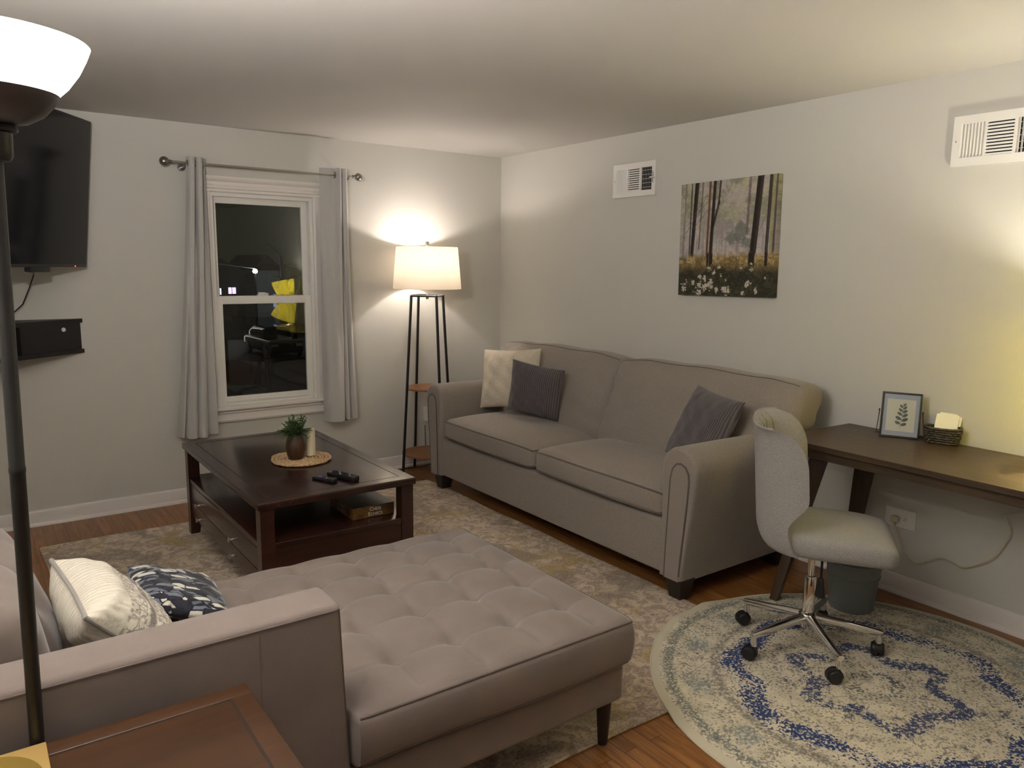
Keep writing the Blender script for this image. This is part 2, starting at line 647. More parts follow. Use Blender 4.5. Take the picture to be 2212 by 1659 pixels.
def glass_mat(name, tint=(.96, .97, .96), ior=1.5, rough=0.0):
    t = NT(name)
    fr = t.n('ShaderNodeFresnel')
    fr.inputs[0].default_value = ior
    tr = t.n('ShaderNodeBsdfTransparent')
    tr.inputs[0].default_value = (*tint, 1)
    gl = t.n('ShaderNodeBsdfGlossy')
    gl.inputs['Roughness'].default_value = rough
    gl.inputs[0].default_value = (1, 1, 1, 1)
    mx = t.n('ShaderNodeMixShader')
    t.l(fr.outputs[0], mx.inputs[0])
    t.l(tr.outputs[0], mx.inputs[1])
    t.l(gl.outputs[0], mx.inputs[2])
    t.l(mx.outputs[0], t.out.inputs[0])
    return t.m


M['glass'] = glass_mat('window_glass')
M['pglass'] = glass_mat('picture_glass', (.93, .94, .95))


def shade_mat(name, col, trans=.5, emis=None, estr=0.0):
    t = NT(name)
    d = t.n('ShaderNodeBsdfDiffuse')
    d.inputs[0].default_value = (*col, 1)
    tl = t.n('ShaderNodeBsdfTranslucent')
    tl.inputs[0].default_value = (*col, 1)
    mx = t.n('ShaderNodeMixShader')
    mx.inputs[0].default_value = trans
    t.l(d.outputs[0], mx.inputs[1])
    t.l(tl.outputs[0], mx.inputs[2])
    outp = mx.outputs[0]
    if emis:
        em = t.n('ShaderNodeEmission')
        em.inputs[0].default_value = (*emis, 1)
        em.inputs[1].default_value = estr
        ad = t.n('ShaderNodeAddShader')
        t.l(outp, ad.inputs[0])
        t.l(em.outputs[0], ad.inputs[1])
        outp = ad.outputs[0]
    t.l(outp, t.out.inputs[0])
    return t.m


def emit(name, col, s):
    t = NT(name)
    em = t.n('ShaderNodeEmission')
    em.inputs[0].default_value = (*col, 1)
    em.inputs[1].default_value = s
    t.l(em.outputs[0], t.out.inputs[0])
    return t.m


def attr_mat(name, rough=.6, attr='paint'):
    t = NT(name)
    a = t.n('ShaderNodeVertexColor', layer_name=attr)
    n = t.noise(t.obj(), 500, 2)
    return t.bsdf(a.outputs[0], rough, bump=n, bstr=.15, bdist=.001, spec=.3)


# ------------------------------------------------------------------ camera
F_PX, YAW, PITCH, ROLL = 1644.7, 35.835, 8.826, 0.634
CAM = Vector((-3.6439322, -5.22805538, 1.57651158))
ya, pi_, ro = map(math.radians, (YAW, PITCH, ROLL))
fw = Vector((sin(ya) * cos(pi_), cos(ya) * cos(pi_), -sin(pi_)))
rt = Vector((cos(ya), -sin(ya), 0))
up = rt.cross(fw)
rt2 = rt * cos(ro) + up * sin(ro)
up2 = -rt * sin(ro) + up * cos(ro)
cam = bpy.data.cameras.new('camera')
cam.sensor_width = 36
cam.sensor_fit = 'HORIZONTAL'
cam.lens = F_PX / 2212 * 36
cam.clip_start = .02
cam.clip_end = 400
camo = bpy.data.objects.new('camera', cam)
COL.objects.link(camo)
R3 = Matrix((rt2, up2, -fw)).transposed()
camo.matrix_world = Matrix.Translation(CAM) @ R3.to_4x4()
scene.camera = camo

# ------------------------------------------------------------------ room shell
H = 2.44
XL, YB = -4.32, -7.4


def struct(name, mb, mat, parent=None, smooth=35):
    o = build(name, mb, mat, parent, smooth=smooth)
    if parent is None:
        o['kind'] = 'structure'
    return o


b = MB()
b.box((XL - .12, YB - .12, -.1), (.12, .12, 0))
struct('floor', b, M['floor'])
b = MB()
b.box((XL - .12, YB - .12, H), (.12, .12, H + .1))
struct('ceiling', b, M['ceil'])
b = MB()
b.box((0, YB - .12, 0), (.12, .12, H))
struct('wall_right', b, M['wall'])
b = MB()
b.box((XL - .12, YB - .12, 0), (XL, .12, H))
struct('wall_left', b, M['wall'])
b = MB()
b.box((XL, YB - .12, 0), (0, YB, H))
struct('wall_front', b, M['wall'])
WX0, WX1, WZ0, WZ1 = -2.295, -1.605, .615, 2.025
b = MB()
b.box((XL, 0, 0), (WX0, .12, H))
b.box((WX1, 0, 0), (0, .12, H))
b.box((WX0, 0, 0), (WX1, .12, WZ0))
b.box((WX0, 0, WZ1), (WX1, .12, H))
struct('wall_back', b, M['wall'])

# baseboards with a shoe moulding
prof = [(0, 0), (.027, 0), (.027, .008), (.022, .018), (.013, .021), (.013, .082), (.009, .093), (.0, .096)]
b = MB()
b.prism([(-y, z) for y, z in prof], XL, -.027, 'X')
struct('baseboard_back', b, M['trim'])
b = MB()
b.prism([(-y, z) for y, z in prof], YB, 0, 'Y')
struct('baseboard_right', b, M['trim'])
b = MB()
b.prism([(XL + y, z) for y, z in prof], YB, 0, 'Y')
struct('baseboard_left', b, M['trim'])

# ------------------------------------------------------------------ window
win = bpy.data.objects.new('window_1', None)
COL.objects.link(win)
win.location = ((WX0 + WX1) / 2, 0, WZ0)
win['kind'] = 'structure'
# side casings and head: stepped profile
b = MB()
cs = [(0, 0), (0, -.018), (.012, -.022), (.024, -.016), (.05, -.016), (.058, -.024), (.075, -.024), (.075, 0)]
b.prism([(WX0 - u, y) for u, y in cs], WZ0 - .02, 2.0295, 'Z')
b.prism([(WX1 + u, y) for u, y in cs], WZ0 - .02, 2.0295, 'Z')
build('window_casing', b, M['trim'], win)
b = MB()
hd = [(0, 2.03), (-.022, 2.03), (-.022, 2.045), (-.030, 2.052), (-.030, 2.066), (-.022, 2.074), (-.022, 2.092), (-.038, 2.102), (-.046, 2.118), (-.046, 2.126), (0, 2.126)]
b.prism(hd, WX0 - .09, WX1 + .085, 'X')
build('window_head', b, M['trim'], win)
b = MB()
b.bbox((WX0 - .10, -.055, .594), (WX1 + .095, .10, .618), .006)
build('window_sill', b, M['trim'], win)
b = MB()
b.prism([(0, .512), (-.018, .512), (-.022, .525), (-.016, .535), (-.016, .565), (-.028, .574), (-.028, .594), (0, .594)], WX0 - .075, WX1 + .07, 'X')
build('window_apron', b, M['trim'], win)
b = MB()   # vinyl jamb liner
for x0, x1 in ((WX0, WX0 + .022), (WX1 - .022, WX1)):
    b.box((x0, .0, WZ0), (x1, .12, WZ1))
b.box((WX0 + .022, .0, WZ1 - .022), (WX1 - .022, .12, WZ1))
b.box((WX0 + .022, .02, WZ0), (WX1 - .022, .12, WZ0 + .022))
build('window_jamb', b, M['white'], win)


def sash(z0, z1, y, rt_, rb, rs, nm):
    b = MB()
    x0, x1 = WX0 + .012, WX1 - .012
    b.bbox((x0, y, z0), (x0 + rs, y + .03, z1), .004)
    b.bbox((x1 - rs, y, z0), (x1, y + .03, z1), .004)
    b.bbox((x0 + rs - .006, y + .0006, z0), (x1 - rs + .006, y + .0294, z0 + rb), .004)
    b.bbox((x0 + rs - .006, y + .0006, z1 - rt_), (x1 - rs + .006, y + .0294, z1), .004)
    o = build('sash', b, M['white'], win)
    g = MB()
    g.box((x0 + rs - .004, y + .012, z0 + rb - .004), (x1 - rs + .004, y + .018, z1 - rt_ + .004))
    build('pane', g, M['glass'], o)
    return o


sash(1.315, 2.016, .062, .053, .04, .044, 'upper')
lo = sash(.632, 1.354, .018, .052, .045, .050, 'lower')
b = MB()
xm = (WX0 + WX1) / 2 - .01
b.bbox((xm - .035, .028, 1.354), (xm + .035, .06, 1.364), .003)
b.bbox((xm - .03, .03, 1.364), (xm + .02, .05, 1.378), .004)
b.cyl((xm + .01, .03, 1.372), (xm + .035, .02, 1.366), .005, seg=8)
build('sash_lock', b, M['white'], win)
b = MB()
b.bbox((WX0 + .06, .008, .640), (WX1 - .06, .02, .655), .004)
build('sash_lift', b, M['white'], win)

# ------------------------------------------------------------------ curtain rod and panels
RZ, RY = 2.183, -.10
rod = empty('curtain_rod', (-1.93, RY, RZ), 'brushed metal curtain rod with round ball ends above the window', 'curtain rod')
b = MB()
b.cyl((-2.555, RY, RZ), (-1.70, RY, RZ), .0085, seg=14)
build('thick_rod', b, M['nickel'], rod)
b = MB()
b.cyl((-1.70, RY, RZ), (-1.315, RY, RZ), .0062, seg=14)
build('thin_rod', b, M['nickel'], rod)
for x, r in ((-2.572, .029), (-1.298, .027)):
    b = MB()
    prof_ = [(r * sin(PI * i / 14), -r * cos(PI * i / 14)) for i in range(15)]
    Mx = Matrix.Translation((x, RY, RZ)) @ Matrix.Rotation(PI / 2, 4, 'Y')
    b.lathe(prof_, seg=22, M=Mx)
    b.cyl((x + (.02 if x < -2 else -.045), RY, RZ), (x + (.045 if x < -2 else -.02), RY, RZ), .011, seg=14)
    build('finial', b, M['iron'], rod)
for x in (-2.455, -1.372):
    b = MB()
    b.cyl((x, -.001, RZ - .02), (x, -.012, RZ - .02), .022, seg=16)
    b.tube([(x, -.01, RZ - .02), (x, -.07, RZ - .022), (x, -.098, RZ - .016)], .006, 8)
    b.tube([(x, RY + .0105 * cos(t), RZ + .0105 * sin(t)) for t in [PI * .9 + i * .25 for i in range(13)]], .003, 8)
    build('bracket', b, M['iron'], rod)


def curtain(name, top, bot, zt, zb, label, grom=None):
    """top/bot: lists of (x, y) control points of the folded cross-section"""
    def smooth(pts, n):
        P = [np.array(p, float) for p in pts]
        out = []
        m = len(P)
        for i in range(m - 1):
            p0, p1, p2, p3 = P[max(i - 1, 0)], P[i], P[i + 1], P[min(i + 2, m - 1)]
            for k in range(n):
                t = k / n
                out.append(.5 * (2 * p1 + (p2 - p0) * t + (2 * p0 - 5 * p1 + 4 * p2 - p3) * t * t + (3 * p1 - p0 - 3 * p2 + p3) * t ** 3))
        out.append(P[-1])
        return out
    A, B = smooth(top, 8), smooth(bot, 8)
    n = len(A)
    rows = 44
    root = empty(name, (float(np.mean([p[0] for p in bot])), RY, zb), label, 'curtain', 'curtain panels at the window')
    th = .0022
    rings = []
    for j in range(rows + 1):
        f = j / rows
        z = lerp(zb, zt, f)
        g = 1 - f
        g = g ** 1.25
        row = []
        for i in range(n):
            q = A[i] * (1 - g) + B[i] * g
            wv = .004 * sin(i * .5 + f * 5) * sin(f * PI)
            row.append(np.array([q[0] + wv * .4, q[1] + wv, z]))
        # thickness by offsetting along the in-plane normal
        fr, bk = [], []
        for i in range(n):
            tg = row[min(i + 1, n - 1)] - row[max(i - 1, 0)]
            nn = np.array([tg[1], -tg[0], 0])
            nn = nn / (np.linalg.norm(nn) + 1e-9)
            fr.append(row[i] + nn * th)
            bk.append(row[i] - nn * th)
        rings.append([Vector(p) for p in fr] + [Vector(p) for p in reversed(bk)])
    b = MB()
    b.loft(rings)
    build('panel', b, M['curtain'], root, smooth=60)
    return root


cl = curtain('window_curtain',
             [(-2.437, -.070), (-2.435, -.115), (-2.418, -.135), (-2.400, -.120), (-2.397, -.075), (-2.391, -.070), (-2.388, -.118), (-2.372, -.138), (-2.356, -.118), (-2.354, -.07), (-2.346, -.060), (-2.334, -.085)],
             [(-2.575, -.060), (-2.550, -.115), (-2.534, -.085), (-2.529, -.150), (-2.499, -.178), (-2.473, -.150), (-2.470, -.085), (-2.465, -.150), (-2.438, -.178), (-2.412, -.150), (-2.400, -.085), (-2.330, -.100)],
             2.222, .458, 'grey grommet curtain panel with loose flared hem on the left side of the window')
cr = curtain('window_curtain',
             [(-1.572, -.062), (-1.545, -.072), (-1.500, -.082), (-1.472, -.105), (-1.452, -.138), (-1.437, -.120), (-1.434, -.075), (-1.428, -.070), (-1.424, -.112), (-1.408, -.132), (-1.392, -.112), (-1.390, -.075)],
             [(-1.588, -.075), (-1.575, -.150), (-1.535, -.185), (-1.490, -.178), (-1.458, -.140), (-1.448, -.085), (-1.440, -.130), (-1.425, -.145), (-1.410, -.125), (-1.404, -.080), (-1.385, -.135), (-1.345, -.110)],
             2.230, .462, 'grey grommet curtain panel gathered between window and shelf floor lamp')
for root, pts in ((cl, [(-2.438, -.1), (-2.394, -.098), (-2.351, -.098)]), (cr, [(-1.478, -.1), (-1.432, -.1)])):
    for x, y in pts:
        b = MB()
        b.tube([(x, RY + .019 * cos(t), RZ + .019 * sin(t)) for t in [2 * PI * i / 20 for i in range(20)]], .0042, 8, closed=True)
        build('grommet', b, M['iron'], root)

# ------------------------------------------------------------------ TV in the corner
hx = Vector((-.56, -.828, 0)).normalized()
nm = Vector((.828, -.56, 0)).normalized()
tup = (Vector((0, 0, 1)) + nm * .104).normalized()
tn = hx.cross(tup).normalized()
if tn.dot(nm) < 0:
    tn = -tn
TB = Vector((-3.030, -.105, 1.541))
TW, TH = 1.44, .825
tv = empty('television', tuple(TB + hx * TW / 2), 'large black flat television tilted down in the left corner', 'television')


def tvb(lo, hi, nmx, mat, r=.004, parent=None):
    b = MB()
    Mx = Matrix.Translation(TB) @ Matrix((hx, tn, tup)).transposed().to_4x4()
    b.bbox(lo, hi, r, M=Mx)
    return build(nmx, b, mat, parent or tv)


tvb((0, -.034, 0), (TW, 0, TH), 'housing', M['tvplastic'])
tvb((.012, -.001, .018), (TW - .012, .0015, TH - .010), 'screen', M['screen'], .0005)
tvb((.38, -.035, -.026), (.55, .004, .002), 'sensor_box', M['tvplastic'])
tvb((.12, -.004, .004), (.130, .0025, .009), 'standby_light', emit('red_led', (1, .12, .05), 1.5), .001)
tvb((.55, -.075, .2), (.95, -.030, .6), 'wall_mount', M['blackmetal'])
b = MB()
for s in (0, 1):
    p = TB + hx * (.68 + .14 * s) + tup * .42 - tn * .06
    b.cyl(tuple(p), (XL + .01, p.y + .05, p.z), .018, seg=10)
build('mount_arm', b, M['blackmetal'], tv)
b = MB()
pts = [TB + hx * .54 - tn * .0 + Vector((0, 0, -.02)), Vector((-3.30, -.16, 1.50)), Vector((-3.325, -.10, 1.42)), Vector((-3.36, -.07, 1.33)), Vector((-3.42, -.06, 1.27)), Vector((-3.46, -.08, 1.242))]
P = []
for i in range(len(pts) - 1):
    for k in range(6):
        P.append(pts[i].lerp(pts[i + 1], k / 6))
build('cable', MB().tube(P, .0035, 8), M['cordblack'], tv)

# corner shelf
sd = Vector((-.80, -.60, 0))
P0 = Vector((-3.062, -.006, 0))
L = (XL + .004 - P0.x) / sd.x
P1 = P0 + sd * L
shelf = empty('corner_shelf', (-3.8, -.3, 1.03), 'black floating corner shelf under the television', 'shelf')
tri = [(P0.x, P0.y), (P1.x, P1.y), (XL + .004, -.006)]
b = MB()
b.prism(tri, 1.212, 1.236, 'Z')
build('top_board', b, M['shelfblack'], shelf)
b = MB()
b.prism(tri, 1.030, 1.054, 'Z')
build('bottom_board', b, M['shelfblack'], shelf)
nsh = Vector((.6, -.8, 0))
Ms = Matrix.Translation(P0) @ Matrix((sd, nsh, Vector((0, 0, 1)))).transposed().to_4x4()
b = MB()
b.box((.012, -.022, 1.054), (.405, -.006, 1.212), Ms)
p_ = build('door_panel', b, M['shelfblack'], shelf)
k = MB()
k.lathe([(.0, 0), (.011, .0), (.013, .006), (.010, .012), (0, .013)], seg=16, M=Ms @ Matrix.Translation((.135, -.007, 1.178)) @ Matrix.Rotation(-PI / 2, 4, 'X'))
build('knob', k, M['white'], p_, label='white round knob')
b = MB()
b.box((.9, -.022, 1.054), (1.25, -.006, 1.212), Ms)
build('door_panel', b, M['shelfblack'], shelf)
for x0 in (.395, .895):
    b = MB()
    b.box((x0, -.30, 1.054), (x0 + .016, -.006, 1.212), Ms)
    build('divider', b, M['shelfblack'], shelf)
b = MB()
b.bbox((-3.62, -.17, 1.237), (-3.468, -.07, 1.272), .006)
o = build('media_box', b, M['white'], loc=(-3.54, -.12, 1.237))
tag(o, 'small white media box on the corner shelf', 'media box')

# ------------------------------------------------------------------ rugs
RUGZ = .011
b = MB()


def rugfn(x, y, z):
    return (x + .006 * sin(y * 7), y + .006 * sin(x * 6 + 1), z)


b.rbox((-2.172, -1.988, RUGZ / 2), (1.225, 1.535, RUGZ / 2), .005, cell=.06, m=2, fn=rugfn)
o = build('area_rug', b, M['area_rug'], loc=(-2.172, -1.988, 0))
tag(o, 'large faded beige and ochre area rug under the coffee table', 'rug')

RC, RR = (-.941, -3.867), .841


def rr_z(x, y):
    # the middle sits level with the big rug it overlaps, the free edge drops to the floor
    k = sstep(-.895, -.935, x) * sstep(-3.575, -3.535, y)
    r = math.hypot(x - RC[0], y - RC[1])
    return lerp(.0015, RUGZ + .0008, max(k, sstep(.838, .79, r)))


b = MB()
nr, na = 46, 180
top, botv = [], []
for i in range(nr + 1):
    r = RR * (i / nr) ** .85
    for j in range(na):
        a = 2 * PI * j / na
        x, y = RC[0] + r * cos(a), RC[1] + r * sin(a)
        rip = .016 * math.exp(-((a - 1.86) / .10) ** 2) + .012 * math.exp(-((a - 1.52) / .09) ** 2) + .016 * math.exp(-((a - 2.10) / .08) ** 2)
        z = rr_z(x, y) + rip * sstep(.70, .84, r)
        top.append(Vector((x, y, z + (.006 if i < nr else .004))))
        botv.append(Vector((x, y, z)))
vs = top + botv
fs = []
nt = len(top)
for i in range(nr):
    for j in range(na):
        j2 = (j + 1) % na
        fs.append((i * na + j, i * na + j2, (i + 1) * na + j2, (i + 1) * na + j))
        fs.append((nt + i * na + j, nt + (i + 1) * na + j, nt + (i + 1) * na + j2, nt + i * na + j2))
for j in range(na):
    j2 = (j + 1) % na
    fs.append((nr * na + j, nr * na + j2, nt + nr * na + j2, nt + nr * na + j))
b.add(vs, fs)
o = build('round_rug', b, M['round_rug'], loc=(RC[0], RC[1], 0), smooth=50)
tag(o, 'round cream rug with navy medallion rings under the desk chair', 'rug')
b = MB()
b.tube([Vector((RC[0] + RR * cos(2 * PI * j / na), RC[1] + RR * sin(2 * PI * j / na), top[nr * na + j].z - .0015)) for j in range(na)], .0045, 8, closed=True)
build('bound_edge', b, fabric('rug_binding', (.60, .555, .43), .08, 400), o)

# ------------------------------------------------------------------ right sofa
SC = -1.765
sofa = empty('sofa', (-.55, SC, 0), 'taupe rolled-arm sofa along the wall under the forest painting', 'sofa')


def mir(side):      # side +1 near arm (towards -Y), -1 far arm
    return lambda u: SC - side * u


b = MB()
b.rbox((-.555, SC, .243), (.435, 1.06, .133), .018, cell=.08, m=3)
build('base', b, M['sofa'], sofa)
b = MB()
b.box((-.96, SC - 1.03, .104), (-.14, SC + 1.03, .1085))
build('shading_dust_cover', b, M['black'], sofa)  # black cloth under the base, added to cut bounced light below the sofa
arm_prof = [(0, .102), (0, .22), (0, .35), (0, .47), (-.002, .56), (-.006, .62), (-.002, .675), (.018, .718), (.050, .743), (.090, .753), (.132, .747), (.170, .727), (.197, .693), (.208, .650), (.205, .60), (.196, .53), (.184, .44), (.168, .33), (.152, .21), (.142, .13), (.138, .102)]
AC = (.095, .42)


def arm_ring(x, side, sh, zofs=0.0):
    Y = mir(side)
    out = []
    for (u, z) in arm_prof:
        du, dz = u - .10, z - .44
        out.append(Vector((x, Y(1.035 + .10 + du * (1 - sh * 1.6)), .44 + dz * (1 - sh * .45) + zofs * (z - .1))))
    return out


for side in (1, -1):
    b = MB()
    rings = [arm_ring(x, side, s, zo) for x, s, zo in ((-1.004, .16, 0), (-1.003, .07, 0), (-.997, .025, 0), (-.985, 0, 0), (-.93, 0, 0), (-.75, 0, -.002), (-.55, 0, -.006), (-.35, 0, -.012), (-.14, 0, -.02), (-.125, .02, -.02))]
    b.loft(rings)
    arm = build('arm', b, M['sofa'], sofa, smooth=50)
    # front panel outlined by a welt
    Y = mir(side)
    w = [(.040, .108), (.042, .25), (.048, .40), (.052, .52), (.055, .60), (.066, .648), (.088, .674), (.116, .680), (.145, .668), (.163, .640), (.168, .60), (.162, .50), (.150, .36), (.136, .22), (.128, .108)]
    pw = []
    for i in range(len(w) - 1):
        for k in range(4):
            t = k / 4
            pw.append(Vector((-1.006, Y(1.035 + lerp(w[i][0], w[i + 1][0], t)), lerp(w[i][1], w[i + 1][1], t))))
    build('arm_welt', MB().tube(pw, .005, 6), M['welt'], arm)
    b = MB()
    poly = [(Y(1.035 + u), z) for u, z in w]
    b.prism(poly, -1.0075, -.99, 'X')
    build('arm_front', b, M['sofa'], arm)
b = MB()
b.rbox((-.165, SC, .46), (.075, 1.06, .36), .03, cell=.1)
build('back', b, M['sofa'], sofa)


def seat_cushion(y0, y1):
    cy, hy = (y0 + y1) / 2, (y1 - y0) / 2 - .003
    hx_, hz = .325, .070

    def fn(x, y, z):
        u, v = x / hx_, y / hy
        crown = (1 - abs(u) ** 3) * (1 - abs(v) ** 4)
        if z > 0:
            z += (.046 * crown - .012 * abs(v) ** 8) * (z / hz)
        x -= .035 * (1 - v * v) * max(0, -u) ** 2 - .022 * abs(v) ** 10 * max(0, -u) ** 4
        z += .012 * max(0, -u) ** 3 * (1 - abs(v) ** 3) - .006 * max(0, u) + .006 * max(0, u) * 0
        y *= 1 - .012 * max(0, -u) ** 3 * (abs(v) > .8)
        return (x, y, z)
    b = MB()
    f = b.rbox((-.672, cy, .450), (hx_, hy, hz), .036, cell=.03, m=3, fn=fn)
    o = build('seat_cushion', b, M['sofa'], sofa, smooth=60)
    for zz in (hz - .012, -hz + .012):
        b = MB()
        loop = []
        e = .0
        for k in range(30):
            loop.append(f(-hx_, lerp(-hy, hy, k / 30), zz))
        for k in range(20):
            loop.append(f(lerp(-hx_, hx_, k / 20), hy, zz))
        for k in range(30):
            loop.append(f(hx_, lerp(hy, -hy, k / 30), zz))
        for k in range(20):
            loop.append(f(lerp(hx_, -hx_, k / 20), -hy, zz))
        b.tube(loop, .0056, 6, closed=True)
        build('piping', b, M['welt'], o)
    return o


seat_cushion(-1.765, -.728)
seat_cushion(-2.802, -1.765)


def back_cushion(y0, y1, outer, ph):
    """outer: +1 when the wall-side end at y1 (far) overhangs the arm, -1 near"""
    cy, hy = (y0 + y1) / 2, (y1 - y0) / 2 - .003
    hx_, hz = .115, .268

    def fn(x, y, z):
        u, v, w = x / hx_, y / hy, z / hz
        puff = (1 - abs(v) ** 4) * (1 - abs(w) ** 4)
        x += (-.045 if x < 0 else .01) * puff
        # lean back
        lean = .21 * (z + hz) / (2 * hz)
        # narrow between the arms lower down, spread over the arm tops above
        if y * outer > 0:
            y -= outer * .25 * abs(v) ** 3 * (1 - sstep(-.10, .06, z)) * .9
        # soft wrinkles and sagging top
        x += .007 * sin(9 * y + ph) * sin(14 * z + 2 * y) + .008 * sin(34 * y + 40 * z * (1 if y > 0 else -1) + ph) * (.3 + max(0, w)) * abs(v) ** 2 * (1 - abs(v) ** 8) + .008 * sin(60 * z + 14 * y * (1 if y > 0 else -1)) * abs(v) ** 3
        z += .012 * (1 - abs(v) ** 2) * max(0, w) - .016 * abs(v) ** 5 * max(0, w) + .004 * sin(13 * y + ph)
        return (x + lean, y, z - .02 * max(0, (x / hx_)))
    b = MB()
    f = b.rbox((-.40, cy, .745), (hx_, hy, hz), .062, cell=.022, m=4, fn=fn)
    o = build('back_cushion', b, M['sofa'], sofa, smooth=70)
    b = MB()
    pts = []
    q = hx_ - .03
    for k in range(40):
        pts.append(f(-q, lerp(-hy, hy, .03 + .94 * k / 39), hz))
    b.tube([p + Vector((0, 0, .0005)) for p in pts], .0028, 6)
    build('seam', b, M['welt'], o)
    return o


back_cushion(-1.775, -.475, 1, .3)
back_cushion(-3.065, -1.745, -1, 1.9)
for (x, y) in ((-.952, SC - 1.128), (-.952, SC + 1.078), (-.18, SC - 1.11), (-.18, SC + 1.08)):
    b = MB()
    z0 = RUGZ + .002 if x < -.9 else .001
    b.loft([[Vector((x + s * sx, y + s * sy, z)) for sx, sy in ((-1, -1), (1, -1), (1, 1), (-1, 1))] for z, s in ((z0, .034), (.112, .050))])
    build('foot', b, M['foot'], sofa)


# ------------------------------------------------------------------ throw pillows
def pillow(name, C, w, u, W, Hh_, T, mat, label, group=None, pipe=None, wr=.004, seed=0, pin=.06):
    C, w, u = Vector(C), Vector(w).normalized(), Vector(u)
    u = (u - w * u.dot(w)).normalized()
    n = w.cross(u)
    R = Matrix((w, u, n)).transposed()
    N = 44
    rs = np.random.default_rng(seed)
    ph = rs.uniform(0, 6, 8)

    def pt(a, c, s):
        # a, c in -1..1
        pin_x = 1 - pin * (1 - c * c) if True else 1
        pin_y = 1 - pin * (1 - a * a)
        x = a * W / 2 * (1 - pin * (1 - abs(c) ** 1.5) * abs(a) ** 3)
        y = c * Hh_ / 2 * (1 - pin * (1 - abs(a) ** 1.5) * abs(c) ** 3)
        e = max(0, 1 - a ** 4) ** .62 * max(0, 1 - c ** 4) ** .62
        z = s * T / 2 * e
        z += s * wr * e * (sin(11 * a + 5 * c + ph[0]) * sin(7 * c + ph[1]) + .6 * sin(19 * a - 8 * c + ph[2]) * (abs(a) ** 2 + abs(c) ** 2))
        return C + R @ Vector((x, y, z))
    b = MB()
    vs = []
    fs = []
    gr = [-cos(PI * i / N) * .5 + (2 * i / N - 1) * .5 for i in range(N + 1)]
    for s in (1, -1):
        o_ = len(vs)
        vs += [pt(gr[i], gr[j], s) for j in range(N + 1) for i in range(N + 1)]
        for j in range(N):
            for i in range(N):
                q = (o_ + j * (N + 1) + i, o_ + j * (N + 1) + i + 1, o_ + (j + 1) * (N + 1) + i + 1, o_ + (j + 1) * (N + 1) + i)
                fs.append(q if s > 0 else tuple(reversed(q)))
    # weld the rim
    key = {}
    remap = []
    nv = []
    for p in vs:
        k = (round(p.x, 5), round(p.y, 5), round(p.z, 5))
        if k not in key:
            key[k] = len(nv)
            nv.append(p)
        remap.append(key[k])
    fs = [tuple(remap[i] for i in f) for f in fs]
    b.add(nv, fs)
    o = build(name, b, mat, loc=tuple(C), rot=R, smooth=80)
    tag(o, label, 'pillow', group)
    if pipe:
        loop = []
        K = 30
        for k in range(K):
            loop.append(pt(-1 + 2 * k / K, -1, 1))
        for k in range(K):
            loop.append(pt(1, -1 + 2 * k / K, 1))
        for k in range(K):
            loop.append(pt(1 - 2 * k / K, 1, 1))
        for k in range(K):
            loop.append(pt(-1, 1 - 2 * k / K, 1))
        q = MB().tube(loop, .0062, 8, closed=True)
        Mi = (Matrix.Translation(C) @ R.to_4x4()).inverted()
        q.v = [Mi @ p for p in q.v]
        build('piping', q, pipe, o, world=False)
    return o


pillow('throw_pillow', (-.574, -.955, .797), (.40, -.91, .08), (.22, .12, .97), .465, .42, .13, M['cream'],
       'cream textured cotton pillow at the far end of the sofa', wr=.006, seed=2)
pillow('throw_pillow', (-.605, -1.284, .765), (.49, -.86, -.14), (.02, -.15, .988), .375, .35, .13, M['charcoal'],
       'charcoal ribbed pillow leaning in front of the cream pillow', 'charcoal ribbed sofa pillows', seed=3)
pillow('throw_pillow', (-.545, -2.652, .748), (-.243, -.968, -.07), (.41, -.166, .897), .405, .405, .12, M['charcoal'],
       'charcoal ribbed pillow tipped against the near sofa arm', 'charcoal ribbed sofa pillows', seed=4)

# ------------------------------------------------------------------ chaise
ch = empty('chaise_lounge', (-2.85, -3.07, 0), 'mauve grey tufted chaise lounge with one arm in the foreground', 'chaise lounge')
b = MB()
b.rbox((-2.855, -3.0725, .2375), (.875, .5025, .0675), .022, cell=.012, fn=lambda x, y, z: (x, y if y > 0 else y * lerp((-3.437 + 3.0725) / -.5025, 1, sstep(-2.957, -2.940, x - 2.855)), z))
build('base', b, M['chaise'], ch)
BX = [-3.33, -3.13, -2.925, -2.722, -2.522, -2.318, -2.108]
BY = [-2.637, -2.80, -2.982, -3.175, -3.392]


def tuft(x, y):
    """height change of the biscuit-tufted top"""
    gx = BX + []
    lx = [-3.50] + BX + [-1.90]
    ly = [-2.47] + BY + [-3.66]
    d = 0.0
    # puffs between the grid lines
    i = 0
    while i < len(lx) - 2 and x > lx[i + 1]:
        i += 1
    j = 0
    while j < len(ly) - 2 and y < ly[j + 1]:
        j += 1
    s = min(1, max(0, (x - lx[i]) / (lx[i + 1] - lx[i])))
    t = min(1, max(0, (y - ly[j]) / (ly[j + 1] - ly[j])))
    puff = (max(0, sin(PI * s)) ** .45) * (max(0, sin(PI * t)) ** .45)
    # border cells stay flat towards the outer edge
    if i == 0 and s < .5 or i == len(lx) - 2 and s > .5:
        puff = max(puff, (max(0, sin(PI * t)) ** .55)) * 1.0
    if j == 0 and t < .5 or j == len(ly) - 2 and t > .5:
        puff = max(puff, (max(0, sin(PI * s)) ** .55)) * 1.0
    d += .026 * puff - .017
    for bx in BX:
        dx = x - bx
        if abs(dx) > .12:
            continue
        for by in BY:
            dy = y - by
            q = dx * dx + dy * dy
            if q < .0144:
                d -= .026 * math.exp(-q / (.029 ** 2))
    return d


